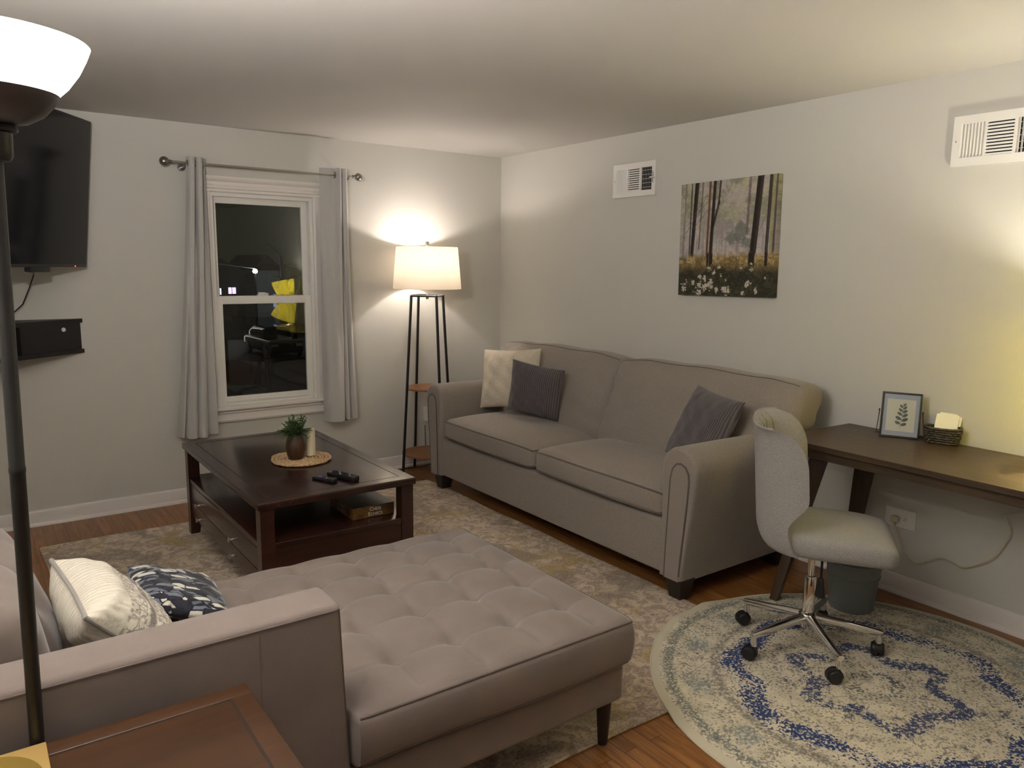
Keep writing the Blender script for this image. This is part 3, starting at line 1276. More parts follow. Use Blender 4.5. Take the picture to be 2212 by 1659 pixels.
CX0, CX1, CY0, CY1 = -3.64, -1.972, -3.598, -2.548
ccx, ccy, chx, chy, chz = (CX0 + CX1) / 2, (CY0 + CY1) / 2, (CX1 - CX0) / 2, (CY1 - CY0) / 2, .079


def cfn(x, y, z):
    u, v = x / chx, y / chy
    k = sstep(.0, chz, z)
    edge = min(1, (1 - abs(u)) / .10) * min(1, (1 - abs(v)) / .10)
    edge = max(0, edge)
    z2 = z + k * (.012 * (1 - abs(u) ** 6) * (1 - abs(v) ** 4) + tuft(x + ccx, y + ccy) * sstep(0, 1, edge) * 1.0)
    bulge = (1 - (z / chz) ** 2)
    x += .012 * bulge * (1 if u > .95 else 0)
    y += .012 * bulge * (-1 if v < -.95 else (1 if v > .95 else 0))
    if z < 0:
        z2 -= .008 * sin(5.5 * (x + 2)) * (1 if v < -.9 else 0)
    if y < 0:
        y *= lerp((-3.437 - ccy) / (CY0 - .012 - ccy), 1, sstep(-2.957, -2.930, x + ccx))
    return (x, y, z2)


b = MB()
cf = b.rbox((ccx, ccy, .388), (chx, chy, chz), .030, cell=.0135, m=3, fn=cfn)
cc = build('seat_cushion', b, M['chaise'], ch, smooth=70)
for zz in (chz - .010, -chz + .010):
    loop = []
    for k in range(60):
        loop.append(cf(lerp(-chx, chx, k / 60), -chy, zz))
    for k in range(40):
        loop.append(cf(chx, lerp(-chy, chy, k / 40), zz))
    for k in range(60):
        loop.append(cf(lerp(chx, -chx, k / 60), chy, zz))
    build('seam', MB().tube(loop, .0042, 6), M['welt_chaise'], cc)
for bx in BX[1:]:
    for by in BY:
        p = cf(bx - ccx, by - ccy, chz)
        q = MB()
        q.lathe([(0, .004), (.007, .003), (.0095, -.001), (.006, -.005)], c=tuple(p + Vector((0, 0, .001))), seg=12)
        build('tuft_button', q, M['welt_chaise'], cc)
# arm
b = MB()


def afn(x, y, z):
    return (x + .012 * (z / .295) * (-1 if x > .3 else 0), y, z + .004 * (1 - (y / .07) ** 2) * (1 if z > .25 else 0))


af = b.rbox((-3.335, -3.510, .465), (.390, .070, .297), .016, cell=.05, m=3, fn=afn)
arm = build('arm', b, M['chaise'], ch, smooth=60)
loop = [af(lerp(-.39, .39, k / 40), -.070, .285) for k in range(41)] + [af(.39, -.070, lerp(.285, -.29, k / 30)) for k in range(1, 31)]
build('welt', MB().tube(loop, .0028, 6), M['welt_chaise'], arm)
loop = [af(lerp(-.39, .39, k / 40), .070, .285) for k in range(41)] + [af(.39, lerp(.070, -.070, k / 8), .285) for k in range(1, 9)]
build('welt', MB().tube(loop, .0022, 6), M['welt_chaise'], arm)
b = MB()
b.box((-3.155, -3.5812, .19), (-3.1545, -3.578, .74))
build('side_seam', b, M['welt_chaise'], arm)
# back
b = MB()
b.rbox((-3.80, -3.075, .49), (.07, .505, .32), .03, cell=.1)
build('back', b, M['chaise'], ch)


def chaise_back(y0, y1, dx, hz, lean, nm_):
    cy, hy = (y0 + y1) / 2, (y1 - y0) / 2 - .003
    hx_ = .105

    def fn(x, y, z):
        u, v, w = x / hx_, y / hy, z / hz
        puff = (1 - abs(v) ** 3) * (1 - abs(w) ** 3)
        x += (.035 if x > 0 else 0) * puff
        if x > 0:
            for by in (-.25, .25):
                for bz in (.03,):
                    q = (y - by * hy * 2) ** 2 + (z - bz) ** 2
                    x -= .028 * math.exp(-q / .0022)
                    x -= .010 * math.exp(-abs(y - by * hy * 2 + (z - bz) * .6) / .012) * math.exp(-q / .02)
        x -= lean * (z + hz) / (2 * hz)
        return (x, y, z)
    b = MB()
    b.rbox((-3.565 + dx, cy, .466 + hz), (hx_, hy, hz), .06, cell=.02, m=4, fn=fn)
    build('back_cushion', b, M['chaise'], ch, smooth=70)


chaise_back(-3.035, -2.575, -.036, .185, .12, 'a')
chaise_back(-3.435, -3.040, -.085, .20, .06, 'b')
for (x, y) in ((-2.032, -3.532), (-2.032, -2.625), (-3.76, -3.49), (-3.76, -2.625)):
    b = MB()
    z0 = RUGZ + .001 if x > -3.39 else .001
    b.lathe([(.0155, z0), (.0165, z0 + .004), (.026, .172)], c=(x, y, 0), seg=24)
    build('leg', b, M['darkleg'], ch)

pillow('throw_pillow', (-3.372, -2.985, .604), (.66, .06, -.75), (-.09, 1, .03), .32, .45, .185, M['white_pillow'],
       'white embroidered pillow with grey piping on the chaise', pipe=M['piping'], wr=.004, seed=5, pin=.10)
pillow('throw_pillow', (-3.158, -2.765, .540), (.90, -.05, -.36), (.08, .99, .02), .28, .34, .085, M['navy_pillow'],
       'navy and grey leaf patterned pillow behind the white pillow on the chaise', wr=.003, seed=6, pin=.02)

# ------------------------------------------------------------------ coffee table
TX0, TX1, TY0, TY1, TZ = -2.677, -1.903, -2.025, -.637, .547
ct = empty('coffee_table', ((TX0 + TX1) / 2, (TY0 + TY1) / 2, RUGZ), 'dark espresso coffee table with open shelf and drawers', 'coffee table')
b = MB()
b.bbox((TX0, TY0, TZ - .034), (TX1, TY1, TZ), .006)
top_ = build('tabletop', b, M['espresso'], ct)
b = MB()
g = .062
for lo_, hi_ in (((TX0 + g, TY0 + g, TZ - .001), (TX1 - g, TY0 + g + .003, TZ + .0004)), ((TX0 + g, TY1 - g - .003, TZ - .001), (TX1 - g, TY1 - g, TZ + .0004)),
                 ((TX0 + g, TY0 + g, TZ - .001), (TX0 + g + .003, TY1 - g, TZ + .0004)), ((TX1 - g - .003, TY0 + g, TZ - .001), (TX1 - g, TY1 - g, TZ + .0004))):
    b.box(lo_, hi_)
build('inlay_groove', b, M['black'], top_)
LX0, LX1, LY0, LY1 = TX0 + .012, TX1 - .012, TY0 + .012, TY1 - .012
for x0, sx in ((LX0, 1), (LX1 - .062, -1)):
    for y0, sy in ((LY0, 1), (LY1 - .062, -1)):
        b = MB()
        t1 = .012
        x1, y1 = x0 + .062, y0 + .062
        ix0, ix1 = (x0, x1 - t1) if sx > 0 else (x0 + t1, x1)
        iy0, iy1 = (y0, y1 - t1) if sy > 0 else (y0 + t1, y1)
        z0 = RUGZ + .001
        rings = [[Vector((ix0, iy0, z0)), Vector((ix1, iy0, z0)), Vector((ix1, iy1, z0)), Vector((ix0, iy1, z0))]]
        for z in (.125, TZ - .034):
            rings.append([Vector((x0, y0, z)), Vector((x1, y0, z)), Vector((x1, y1, z)), Vector((x0, y1, z))])
        b.loft(rings)
        build('leg', b, M['espresso_x'], ct, smooth=20)
b = MB()
b.bbox((LX0 + .004, LY0 + .004, .322), (LX1 - .004, LY1 - .004, .350), .003)
build('shelf', b, M['espresso'], ct)
b = MB()
b.box((LX0 + .03, LY0 + .008, .125), (LX1 - .008, LY0 + .022, .322))
b.box((LX0 + .03, LY1 - .022, .125), (LX1 - .008, LY1 - .008, .322))
b.box((LX1 - .022, LY0 + .022, .125), (LX1 - .008, LY1 - .022, .322))
b.box((LX0 + .03, LY0 + .022, .125), (LX1 - .022, LY1 - .022, .135))
build('drawer_box', b, M['espresso_x'], ct)
for z0, z1 in ((.214, .318), (.126, .211)):
    b = MB()
    b.bbox((LX0 + .006, LY0 + .064, z0), (LX0 + .028, LY1 - .064, z1), .003)
    d = build('drawer', b, M['espresso'], ct)
    for y in (-.912, -1.750 + .2):
        zc = (z0 + z1) / 2 - (.025 if z0 > .2 else .010)
        k = MB()
        Mk = Matrix.Translation((LX0 + .006, y, zc)) @ Matrix.Rotation(-PI / 2, 4, 'Y')
        k.lathe([(.006, 0), (.0055, .008), (.0055, .014), (.012, .018), (.013, .023), (.0, .026)], seg=16, M=Mk)
        build('knob', k, M['nickel'], d)

# items on the coffee table
MC = (-2.252, -1.398)
b = MB()
pts, rs_ = [], []
turns, per = 8.4, 40
for k in range(int(turns * per)):
    a = 2 * PI * k / per
    r = .010 + .0178 * k / per
    pts.append(Vector((MC[0] + r * cos(a), MC[1] + r * sin(a), TZ + .0095 + .0008 * sin(k * 2.1))))
    rs_.append(.0085 + .0010 * sin(k * 1.57))
b.tube(pts, rs_, 8, flat=.85)
wick = NT('braided_straw')
o_ = wick.obj()
n_ = wick.noise(o_, 170, 3, .7)
wick.bsdf(wick.mix(wick.ramp(n_, .35, .65), (.30, .17, .075), (.72, .52, .30)), .75, bump=n_, bstr=.7, bdist=.003)
o = build('placemat', b, wick.m, loc=(MC[0], MC[1], TZ), smooth=80)
tag(o, 'round braided straw placemat on the coffee table', 'placemat')

MZ = TZ + .0187
vx, vy = -2.283, -1.412
pl = empty('potted_fern', (vx, vy, MZ), 'green artificial fern in a dark wooden vase on the straw mat', 'potted plant')
b = MB()
vp = [(.0, 0), (.034, 0), (.038, .004), (.045, .025), (.0505, .050), (.0515, .065), (.049, .085), (.043, .108), (.036, .126), (.032, .133), (.028, .133), (.026, .11), (0, .10)]
b.lathe(vp, c=(vx, vy, MZ), seg=36)
build('vase', b, M['vase'], pl)
bs, bl = MB(), MB()
for i in range(84):
    a = random.uniform(0, 2 * PI)
    tall = i < 34
    ln = random.uniform(.065, .105) if tall else random.uniform(.05, .085)
    sp = random.uniform(.1, .75) if tall else random.uniform(.7, 1.5)
    P = []
    for k in range(9):
        t = k / 8
        rr = .018 * (1 if k else .5) + sp * ln * t * (.45 + .35 * t)
        zz = .115 + ln * (t * (1.05 - .18 * sp) - .42 * sp * t * t * (0 if tall else 1))
        P.append(Vector((vx + rr * cos(a) * .95, vy + rr * sin(a) * .95, MZ + zz)))
    bs.tube(P, [.0011] * 9, 4)
    for k in range(2, 9):
        for s in (-1, 1):
            p = P[k]
            d = (P[k] - P[k - 1]).normalized()
            sd_ = d.cross(Vector((random.uniform(-.4, .4), random.uniform(-.4, .4), 1))).normalized() * s
            lf = (d * .55 + sd_ * .8 + Vector((0, 0, random.uniform(-.1, .3)))).normalized()
            L_ = random.uniform(.011, .0155)
            wv = lf.cross(Vector((0, 0, 1)))
            wv = wv.normalized() if wv.length > .01 else Vector((1, 0, 0))
            q0, q1 = p, p + lf * L_
            mid = p + lf * L_ * .6 + Vector((0, 0, .001))
            ww = L_ * .38
            bl.add([q0, mid + wv * ww, q1, mid - wv * ww, mid + Vector((0, 0, -.0008))], [(0, 1, 2, 3), (0, 4, 1), (1, 4, 2), (2, 4, 3), (3, 4, 0)])
build('stems', bs, M['stem'], pl)
build('leaves', bl, M['leaf'], pl)

b = MB()
cx_, cy_ = -2.192, -1.385
seg = 28
prof = [(.0255, 0), (.026, .003), (.026, .10)]
rings = []
for r, z in prof:
    rings.append([Vector((cx_ + r * cos(2 * PI * k / seg), cy_ + r * sin(2 * PI * k / seg), MZ + z)) for k in range(seg)])
# slumped top: high on the right-hand side, melted away to the left
for sc_, dz in ((1.0, .0), (.93, .004), (.6, .002), (.25, -.004)):
    ring = []
    for k in range(seg):
        a = 2 * PI * k / seg
        x, y = .026 * sc_ * cos(a), .026 * sc_ * sin(a)
        s = (x * .81 - y * .585) / .026
        h = .115 + .024 * sstep(-.7, .35, s)
        ring.append(Vector((cx_ + x, cy_ + y, MZ + h + dz)))
    rings.append(ring)
b.loft(rings)
o = build('candle', b, M['ivory'], loc=(cx_, cy_, MZ), smooth=60)
tag(o, 'ivory pillar candle with slumped top behind the wooden vase', 'candle')


def remote(p0, p1, w, h, label, kind):
    p0, p1 = Vector((*p0, TZ)), Vector((*p1, TZ))
    d = (p1 - p0)
    ln = d.length
    c = (p0 + p1) / 2
    rz = math.atan2(d.y, d.x)
    r = empty('remote_control', tuple(c), label, 'remote control', 'remotes on the coffee table', rz=rz)
    b = MB()

    def fn(x, y, z):
        return (x, y, z + (.003 * (x / ln * 2) if z > 0 else 0) + h / 2 + .0008)
    b.rbox((0, 0, 0), (ln / 2, w / 2, h / 2), min(.006, h / 2 * .9), cell=.02, m=3, fn=fn)
    build('body', b, M['rubber'], r, world=False)
    if kind == 'big':
        for i in range(9):
            for j in range(3):
                x = -ln / 2 + .022 + i * (ln - .05) / 8
                y = (j - 1) * w * .28
                q = MB()
                q.bbox((x - .004, y - .004, h - .001), (x + .004, y + .004, h + .0045 + .002 * x / ln), .0012)
                build('button', q, plain('key_grey', (.20, .19, .18), .5) if (i + j) % 4 == 0 else M['tvplastic'], r, world=False)
    else:
        q = MB()
        q.lathe([(.0, .0015), (.011, .0015), (.012, 0), (.012, -.002)], c=(-ln * .2, 0, h), seg=20)
        build('direction_pad', q, plain('purple_key', (.10, .05, .22), .4), r, world=False, label='purple direction pad')
        for i, (x, y) in enumerate(((.02, -.008), (.02, .008), (.034, -.008), (.034, .008))):
            q = MB()
            q.bbox((x - .005, y - .005, h - .001), (x + .005, y + .005, h + .002), .001)
            build('button', q, M['white'] if i in (0, 3) else plain('key_teal', (.05, .05, .06), .4), r, world=False)


remote((-2.326, -1.775), (-2.268, -1.898), .038, .017, 'small black remote with purple pad beside the larger remote', 'small')
remote((-2.236, -1.752), (-2.178, -1.935), .045, .022, 'larger black remote with many keys near the table corner', 'big')


def text_mesh(txt, size, extrude=.0004):
    cu = bpy.data.curves.new('txt', 'FONT')
    cu.body = txt
    cu.size = size
    cu.extrude = extrude
    cu.align_x = 'CENTER'
    cu.align_y = 'CENTER'
    ob = bpy.data.objects.new('txt', cu)
    COL.objects.link(ob)
    dg = bpy.context.evaluated_depsgraph_get()
    me = ob.evaluated_get(dg).to_mesh()
    b = MB()
    b.add([v.co.copy() for v in me.vertices], [tuple(p.vertices) for p in me.polygons])
    ob.evaluated_get(dg).to_mesh_clear()
    bpy.data.objects.remove(ob)
    bpy.data.curves.remove(cu)
    return b


bxz = .3505
X0, X1, Y0, Y1 = -2.193, -1.972, -1.920, -1.640
box = empty('chess_box', ((X0 + X1) / 2, (Y0 + Y1) / 2, bxz), 'brown chess game box on the coffee table shelf', 'game box')
cb = NT('game_box_print')
o_ = cb.obj()
sp_ = cb.n('ShaderNodeSeparateXYZ')
cb.l(o_, sp_.inputs[0])
nz_ = cb.noise(o_, 16, 4, .6, 1)
cb.bsdf(cb.mix(cb.ramp(nz_, .35, .65), (.16, .075, .016), (.055, .028, .013)), .35)
ctop = NT('game_box_lid')
nz_ = ctop.noise(ctop.obj(), 14, 4, .6, 1.4)
ctop.bsdf(ctop.mix(ctop.ramp(nz_, .38, .62), (.018, .013, .009), (.085, .055, .03)), .22)
b = MB()
b.bbox((X0, Y0, bxz), (X1, Y1, bxz + .058), .002)
bo = build('carton', b, cb.m, box)
b = MB()
b.box((X0 + .001, Y0 + .001, bxz + .0575), (X1 - .001, Y1 - .001, bxz + .0588))
build('lid_print', b, ctop.m, box)
mt = plain('print_white', (.72, .68, .58), .5)
for txt, z in (('CHESS', .041), ('ECHECS', .0175)):
    Mx = Matrix.Rotation(PI / 2, 4, 'X')
    xo = (X0 + X1) / 2 + .008
    t0 = text_mesh(txt[0], .026)
    t1 = text_mesh(txt[1:], .0205)
    w0 = max(p.x for p in t0.v) - min(p.x for p in t0.v)
    w1 = max(p.x for p in t1.v) - min(p.x for p in t1.v)
    tot = w0 + .002 + w1
    b = MB()
    b.add(t0.v, t0.f, Matrix.Translation((xo - tot / 2 - min(p.x for p in t0.v), Y0 - .0006, bxz + z)) @ Mx)
    b.add(t1.v, t1.f, Matrix.Translation((xo + tot / 2 - max(p.x for p in t1.v), Y0 - .0006, bxz + z - .0018)) @ Mx)
    build('lettering', b, mt, bo)
    b = MB()
    t = text_mesh(txt, .024)
    b.add(t.v, t.f, Matrix.Translation((X0 - .0006, (Y0 + Y1) / 2, bxz + z)) @ Matrix.Rotation(-PI / 2, 4, 'Z') @ Mx)
    build('lettering', b, plain('print_grey', (.25, .23, .20), .5), bo)

# ------------------------------------------------------------------ floor lamp with shelves
FX, FY = -.84, -.262
fl = empty('shelf_floor_lamp', (FX, FY, 0), 'floor lamp with black frame, two round wooden shelves and cream drum shade', 'floor lamp')
dirs = [(-1, 0), (0, 1), (0, -1), (1, 0)]


def lr(z):
    return lerp(.218, .133, z / 1.355)


for dx, dy in dirs:
    b = MB()
    rings = []
    for z, rr in ((.001, lr(0)), (1.355, lr(1.355))):
        c = Vector((FX + dx * rr, FY + dy * rr, z))
        rings.append([c + Vector((.0075 * sx, .0075 * sy, 0)) for sx, sy in ((-1, -1), (1, -1), (1, 1), (-1, 1))])
    b.loft(rings)
    build('leg', b, M['blackmetal'], fl, smooth=20)
b = MB()
cor = [Vector((FX + dx * .133, FY + dy * .133, 1.352)) for dx, dy in ((-1, 0), (0, -1), (1, 0), (0, 1))]
for i in range(4):
    p, q = cor[i], cor[(i + 1) % 4]
    b.tube([p, q], .0085, 4)
b.tube([cor[0], cor[2]], .007, 4)
b.tube([cor[1], cor[3]], .007, 4)
build('top_frame', b, M['blackmetal'], fl, smooth=20)
for z in (.655, .155):
    b = MB()
    r = lr(z) - .012
    b.lathe([(r - .002, 0), (r, .002), (r, .012), (r - .002, .014)], c=(FX, FY, z), seg=56)
    build('shelf', b, M['shelfwood'], fl)
b = MB()
b.lathe([(.010, 1.325), (.012, 1.33), (.012, 1.345), (.009, 1.36), (.009, 1.40), (.017, 1.41), (.017, 1.47), (.012, 1.475)], c=(FX, FY, 0), seg=20)
build('socket', b, M['nickel'], fl)
# harp and spider
b = MB()
b.tube([(FX + .05 * sin(t), FY, 1.56 - .12 * cos(t)) for t in [PI * i / 16 for i in range(17)]], .002, 6)
b.tube([(FX - .05 * sin(t), FY, 1.56 - .12 * cos(t)) for t in [PI * i / 16 for i in range(17)]], .002, 6)
for k in range(3):
    a = 2 * PI * k / 3 + .4
    b.tube([(FX, FY, 1.683), (FX + .222 * cos(a), FY + .222 * sin(a), 1.69)], .002, 6)
build('harp', b, M['nickel'], fl)
b = MB()
b.bbox((FX - .012, FY - .012, 1.695), (FX + .012, FY + .012, 1.745), .003)
build('finial', b, M['nickel'], fl)
b = MB()
r0, r1, z0, z1 = .250, .225, 1.402, 1.705
b.lathe([(r0, z0), (r0 + .001, z0 + .004), (r1 + .001, z1 - .004), (r1, z1), (r1 - .002, z1), (r0 - .002, z0)], c=(FX, FY, 0), seg=72, closed=True)
build('lamp_shade', b, shade_mat('cream_linen_shade', (.84, .79, .71), .42), fl, smooth=60)
b = MB()
b.lathe([(.0, 1.475), (.014, 1.48), (.016, 1.50), (.030, 1.535), (.032, 1.555), (.026, 1.578), (.012, 1.590), (0, 1.592)], c=(FX, FY, 0), seg=20)
build('bulb', b, emit('warm_bulb', (1, .86, .70), 12), fl)
b = MB()
pts = [(FX - .218, FY + .01, .03), (FX - .26, FY + .05, .012), (FX - .30, FY + .11, .006), (FX - .22, FY + .17, .006), (FX - .08, FY + .185, .006), (FX + .06, FY + .17, .006), (FX + .16, FY + .19, .02), (FX + .11, FY + .238, .15), (FX + .11, FY + .246, .36)]
P = []
for i in range(len(pts) - 1):
    for k in range(5):
        P.append(Vector(pts[i]).lerp(Vector(pts[i + 1]), k / 5))
build('cord', MB().tube(P, .003, 6), M['cordblack'], fl)


def point(name, loc, power, col, r):
    l = bpy.data.lights.new(name, 'POINT')
    l.energy = power
    l.color = col
    l.shadow_soft_size = r
    o = bpy.data.objects.new(name, l)
    COL.objects.link(o)
    o.location = loc
    return o


# ------------------------------------------------------------------ torchiere
TPX, TPY = -3.5935, -3.6095
tl_dir = Vector((.845, .534, 0)).cross(Vector((0, 0, 1))).normalized()   # towards the right of the view
lean = .0255


def tp(z):
    return Vector((TPX, TPY, z)) + tl_dir * lean * (z - .66)


to = empty('torchiere_lamp', tuple(tp(0)), 'black pole torchiere floor lamp with glowing white glass bowl', 'floor lamp')
Tax = (tp(1) - tp(0)).normalized()
Tm = Matrix.Translation(tp(0)) @ Vector((0, 0, 1)).rotation_difference(Tax).to_matrix().to_4x4()
b = MB()
b.lathe([(0, .001), (.125, .001), (.127, .006), (.122, .014), (.06, .024), (.022, .032), (.016, .05)], seg=40, M=Tm)
build('base', b, M['blackmetal'], to)
b = MB()
b.lathe([(.0128, .03), (.0128, 1.196), (.0136, 1.198), (.0136, 1.206), (.0128, 1.208), (.0128, 1.76)], seg=24, M=Tm)
build('pole', b, M['blackmetal'], to)
b = MB()
b.lathe([(.0128, 1.742), (.024, 1.744), (.028, 1.752), (.029, 1.79), (.036, 1.792), (.038, 1.797), (.036, 1.802), (.03, 1.804)], seg=32, M=Tm)
build('neck', b, M['blackmetal'], to)
b = MB()
b.lathe([(.03, 1.803), (.055, 1.809), (.078, 1.823), (.094, 1.842), (.1025, 1.858), (.100, 1.858), (.09, 1.842), (.074, 1.827), (.052, 1.814), (.0, 1.808)], seg=56, M=Tm)
build('cup', b, plain('hazed_black_cup', (.045, .038, .042), .35), to)  # black cup lightened to paint in the lens haze around the bowl
b = MB()
b.lathe([(.0985, 1.856), (.116, 1.874), (.134, 1.900), (.146, 1.925), (.1525, 1.942), (.1505, 1.944), (.144, 1.927), (.132, 1.902), (.114, 1.877), (.097, 1.859)], seg=64, M=Tm, closed=True)
build('glass_bowl', b, shade_mat('frosted_white_glass', (.85, .84, .82), .6, (1, .95, .90), 3.5), to, smooth=60)
b = MB()
b.lathe([(.0, 1.81), (.02, 1.812), (.02, 1.85), (.032, 1.875), (.034, 1.892), (.028, 1.912), (.014, 1.925), (0, 1.927)], seg=24, M=Tm)
build('bulb', b, emit('white_bulb', (1, .93, .85), 20), to)

# ------------------------------------------------------------------ side table in the foreground
SX0, SX1, SY0, SY1, SZ = -3.92, -3.202, -4.30, -3.626, .662
st = empty('side_table', ((SX0 + SX1) / 2, (SY0 + SY1) / 2, 0), 'reddish cherry wood side table with grooved top in the near corner', 'side table')
b = MB()
b.bbox((SX0, SY0, SZ - .026), (SX1, SY1, SZ - .0015), .006)
fw_ = .045
tt = build('tabletop', b, M['cherry'], st)
b = MB()
for lo_, hi_ in (((SX0, SY1 - fw_, SZ - .006), (SX1, SY1, SZ)), ((SX0, SY0, SZ - .006), (SX1, SY0 + fw_, SZ)), ((SX0, SY0 + fw_ - .004, SZ - .006), (SX0 + fw_, SY1 - fw_ + .004, SZ - .0003)), ((SX1 - fw_, SY0 + fw_ - .004, SZ - .006), (SX1, SY1 - fw_ + .004, SZ - .0003))):
    b.bbox(lo_, hi_, .0025)
build('top_border', b, wood('cherry_border', (.042, .0165, .006), (.066, .026, .009), .4, 'X', 1, .2, 5), tt)
b = MB()
i0 = fw_ + .0015
for lo_, hi_ in (((SX0 + i0, SY1 - fw_ - .003, SZ - .003), (SX1 - i0, SY1 - fw_, SZ - .0008)), ((SX1 - fw_ - .004, SY0 + i0, SZ - .003), (SX1 - fw_, SY1 - i0, SZ - .0008))):
    b.box(lo_, hi_)
build('groove', b, M['foot'], tt)
b = MB()
b.box((SX0 + .04, SY0 + .04, SZ - .11), (SX1 - .04, SY1 - .04, SZ - .026))
build('apron', b, M['cherry'], st)
for x in (SX0 + .055, SX1 - .055):
    for y in (SY0 + .055, SY1 - .055):
        b = MB()
        b.loft([[Vector((x + s * a_, y + s * c_, z)) for a_, c_ in ((-1, -1), (1, -1), (1, 1), (-1, 1))] for z, s in ((.001, .016), (SZ - .11, .026), (SZ - .026, .026))])
        build('leg', b, M['cherry'], st, smooth=20)
b = MB()
b.bbox((-3.90, -3.93, SZ + .0003), (-3.580, -3.628, SZ + .005), .002)
o = build('brass_tray', b, M['brass'], loc=(-3.74, -3.78, SZ))
tag(o, 'flat gold square tray on the corner of the cherry side table', 'tray')
b = MB()
b.lathe([(0, .0002), (.095, .0002), (.098, .003), (.096, .006), (.088, .0045), (0, .004)], c=(-3.690, -3.735, SZ + .005), seg=56)
o = build('brass_dish', b, M['brassdark'], loc=(-3.69, -3.735, SZ + .005))
tag(o, 'dark olive brass round dish on the gold tray', 'dish')

# ------------------------------------------------------------------ desk
DZ = .800
drz = math.radians(1.6)
DB = Vector((-.010, -3.145, 0))     # back-left corner
desk = empty('desk', tuple(DB + Vector((-.29, -.75, 0))), 'mid-century walnut desk with splayed legs against the right wall', 'desk')
ud = Vector((-cos(drz), sin(drz) * 1.0, 0)).normalized()          # towards the front
vd = Vector((-sin(drz), -cos(drz), 0)).normalized()       # along the desk towards the camera side
DL, DD = 1.42, .585
Md = Matrix.Translation(DB) @ Matrix((ud, vd, Vector((0, 0, 1)))).transposed().to_4x4()
b = MB()
pts = [(0.0, 0.0), (DD, -.015), (DD, DL), (0, DL)]
b.loft([[Md @ Vector((x, y, z)) for x, y in pts] for z in (DZ - .024, DZ)])
build('desktop', b, M['walnut'], desk, smooth=20)
b = MB()
z0, z1 = DZ - .072, DZ - .024
b.box((.035, .09, z0), (.055, DL - .09, z1), Md)
b.box((DD - .055, .09, z0), (DD - .035, DL - .09, z1), Md)
b.box((.055, .09, z0), (DD - .055, .11, z1), Md)
b.box((.055, DL - .11, z0), (DD - .055, DL - .09, z1), Md)
build('apron', b, M['walnut'], desk, smooth=20)
for (fx, fy, tx, ty) in ((DD + .015, .055, DD - .085, .185), (.06, .075, .115, .185), (DD + .015, DL - .055, DD - .085, DL - .185), (.06, DL - .075, .115, DL - .185)):
    b = MB()
    rings = []
    for t in (0, .5, 1):
        c = Vector((lerp(fx, tx, t), lerp(fy, ty, t), lerp(.0185 if fx > .4 else .010, z1, t)))
        hw, ht = lerp(.020, .040 if fx > .4 else .052, t), lerp(.013, .020, t)
        rings.append([Md @ (c + Vector((ht * a_, hw * c_, 0))) for a_, c_ in ((-1, -.8), (-.8, -1), (.8, -1), (1, -.8), (1, .8), (.8, 1), (-.8, 1), (-1, .8))])
    b.loft(rings)
    build('leg', b, M['walnut_leg'], desk, smooth=30)

# picture frame on the desk
FZ = DZ + .0008
p0 = Vector((-.169, -3.386, FZ))
wdir = Vector((.417, -.909, 0)).normalized()
W_, H_ = .168, .212
tilt = .16
ndir = Vector((0, 0, 1)).cross(wdir).normalized()
if ndir.x > 0:
    ndir = -ndir
udir = (Vector((0, 0, 1)) - ndir * tilt).normalized()
fn_ = wdir.cross(udir).normalized()
if fn_.dot(ndir) < 0:
    fn_ = -fn_
Mf = Matrix.Translation(p0) @ Matrix((wdir, udir, fn_)).transposed().to_4x4()
pf = empty('picture_frame', tuple(p0 + wdir * W_ / 2), 'black metal tabletop frame with a pale leaf print on the desk', 'picture frame')
b = MB()
t_ = .0085
for lo_, hi_ in (((0, 0, -.006), (W_, t_, .006)), ((0, H_ - t_, -.006), (W_, H_, .006)), ((0, t_, -.006), (t_, H_ - t_, .006)), ((W_ - t_, t_, -.006), (W_, H_ - t_, .006))):
    b.bbox(lo_, hi_, .0015, M=Mf)
build('metal_border', b, M['blackmetal'], pf)
b = MB()
b.box((t_, t_, .0008), (W_ - t_, H_ - t_, .0022), Mf)
build('front_glass', b, M['pglass'], pf)
b = MB()
b.box((t_, t_, -.0035), (W_ - t_, H_ - t_, -.0020), Mf)
build('back_glass', b, plain('pale_grey_mat', (.50, .52, .56), .4), pf)
b = MB()
mx = (W_ - .120) / 2
b.box((mx, .030, -.0019), (mx + .120, .030 + .150, -.0004), Mf)
pr_ = build('print', b, plain('print_paper', (.86, .80, .60), .8), pf)
b = MB()
bt = MB()
cx0 = W_ / 2
bt.tube([Mf @ Vector((cx0 + .008 * sin(t * 2), .048 + .10 * t, .0002)) for t in [i / 12 for i in range(13)]], .0006, 5)
for i, t in enumerate([.10, .16, .30, .36, .50, .56, .68, .74, .86, .92, 1.0]):
    s = -1 if i % 2 else 1
    x, y = cx0 + .008 * sin(t * 2), .048 + .10 * t
    ln = .038 * (1 - .5 * t) * (.8 if i < 2 else 1)
    ang = (.35 + .5 * t) if s > 0 else PI - (.35 + .5 * t)
    for k in range(1):
        d = Vector((cos(ang), sin(ang), 0))
        w2 = Vector((-d.y, d.x, 0)) * ln * .24
        o0 = Vector((x, y, .0001))
        pl_ = [o0, o0 + d * ln * .35 + w2, o0 + d * ln * .75 + w2 * .9, o0 + d * ln, o0 + d * ln * .75 - w2 * .9, o0 + d * ln * .35 - w2]
        z_ = Vector((0, 0, .0006))
        bt.loft([[Mf @ p for p in pl_], [Mf @ (p + z_) for p in pl_]])
build('leaf_drawing', bt, plain('sage_ink', (.16, .17, .12), .9), pr_)
b = MB()
hz_ = .125
for s, x in ((-1, -.004), (1, W_ + .004)):
    b.lathe([(0, -.004), (.004, -.003), (.005, 0), (.004, .003), (0, .004)], seg=12, M=Mf @ Matrix.Translation((x + s * .003, hz_, 0)) @ Matrix.Rotation(PI / 2, 4, 'Y'))
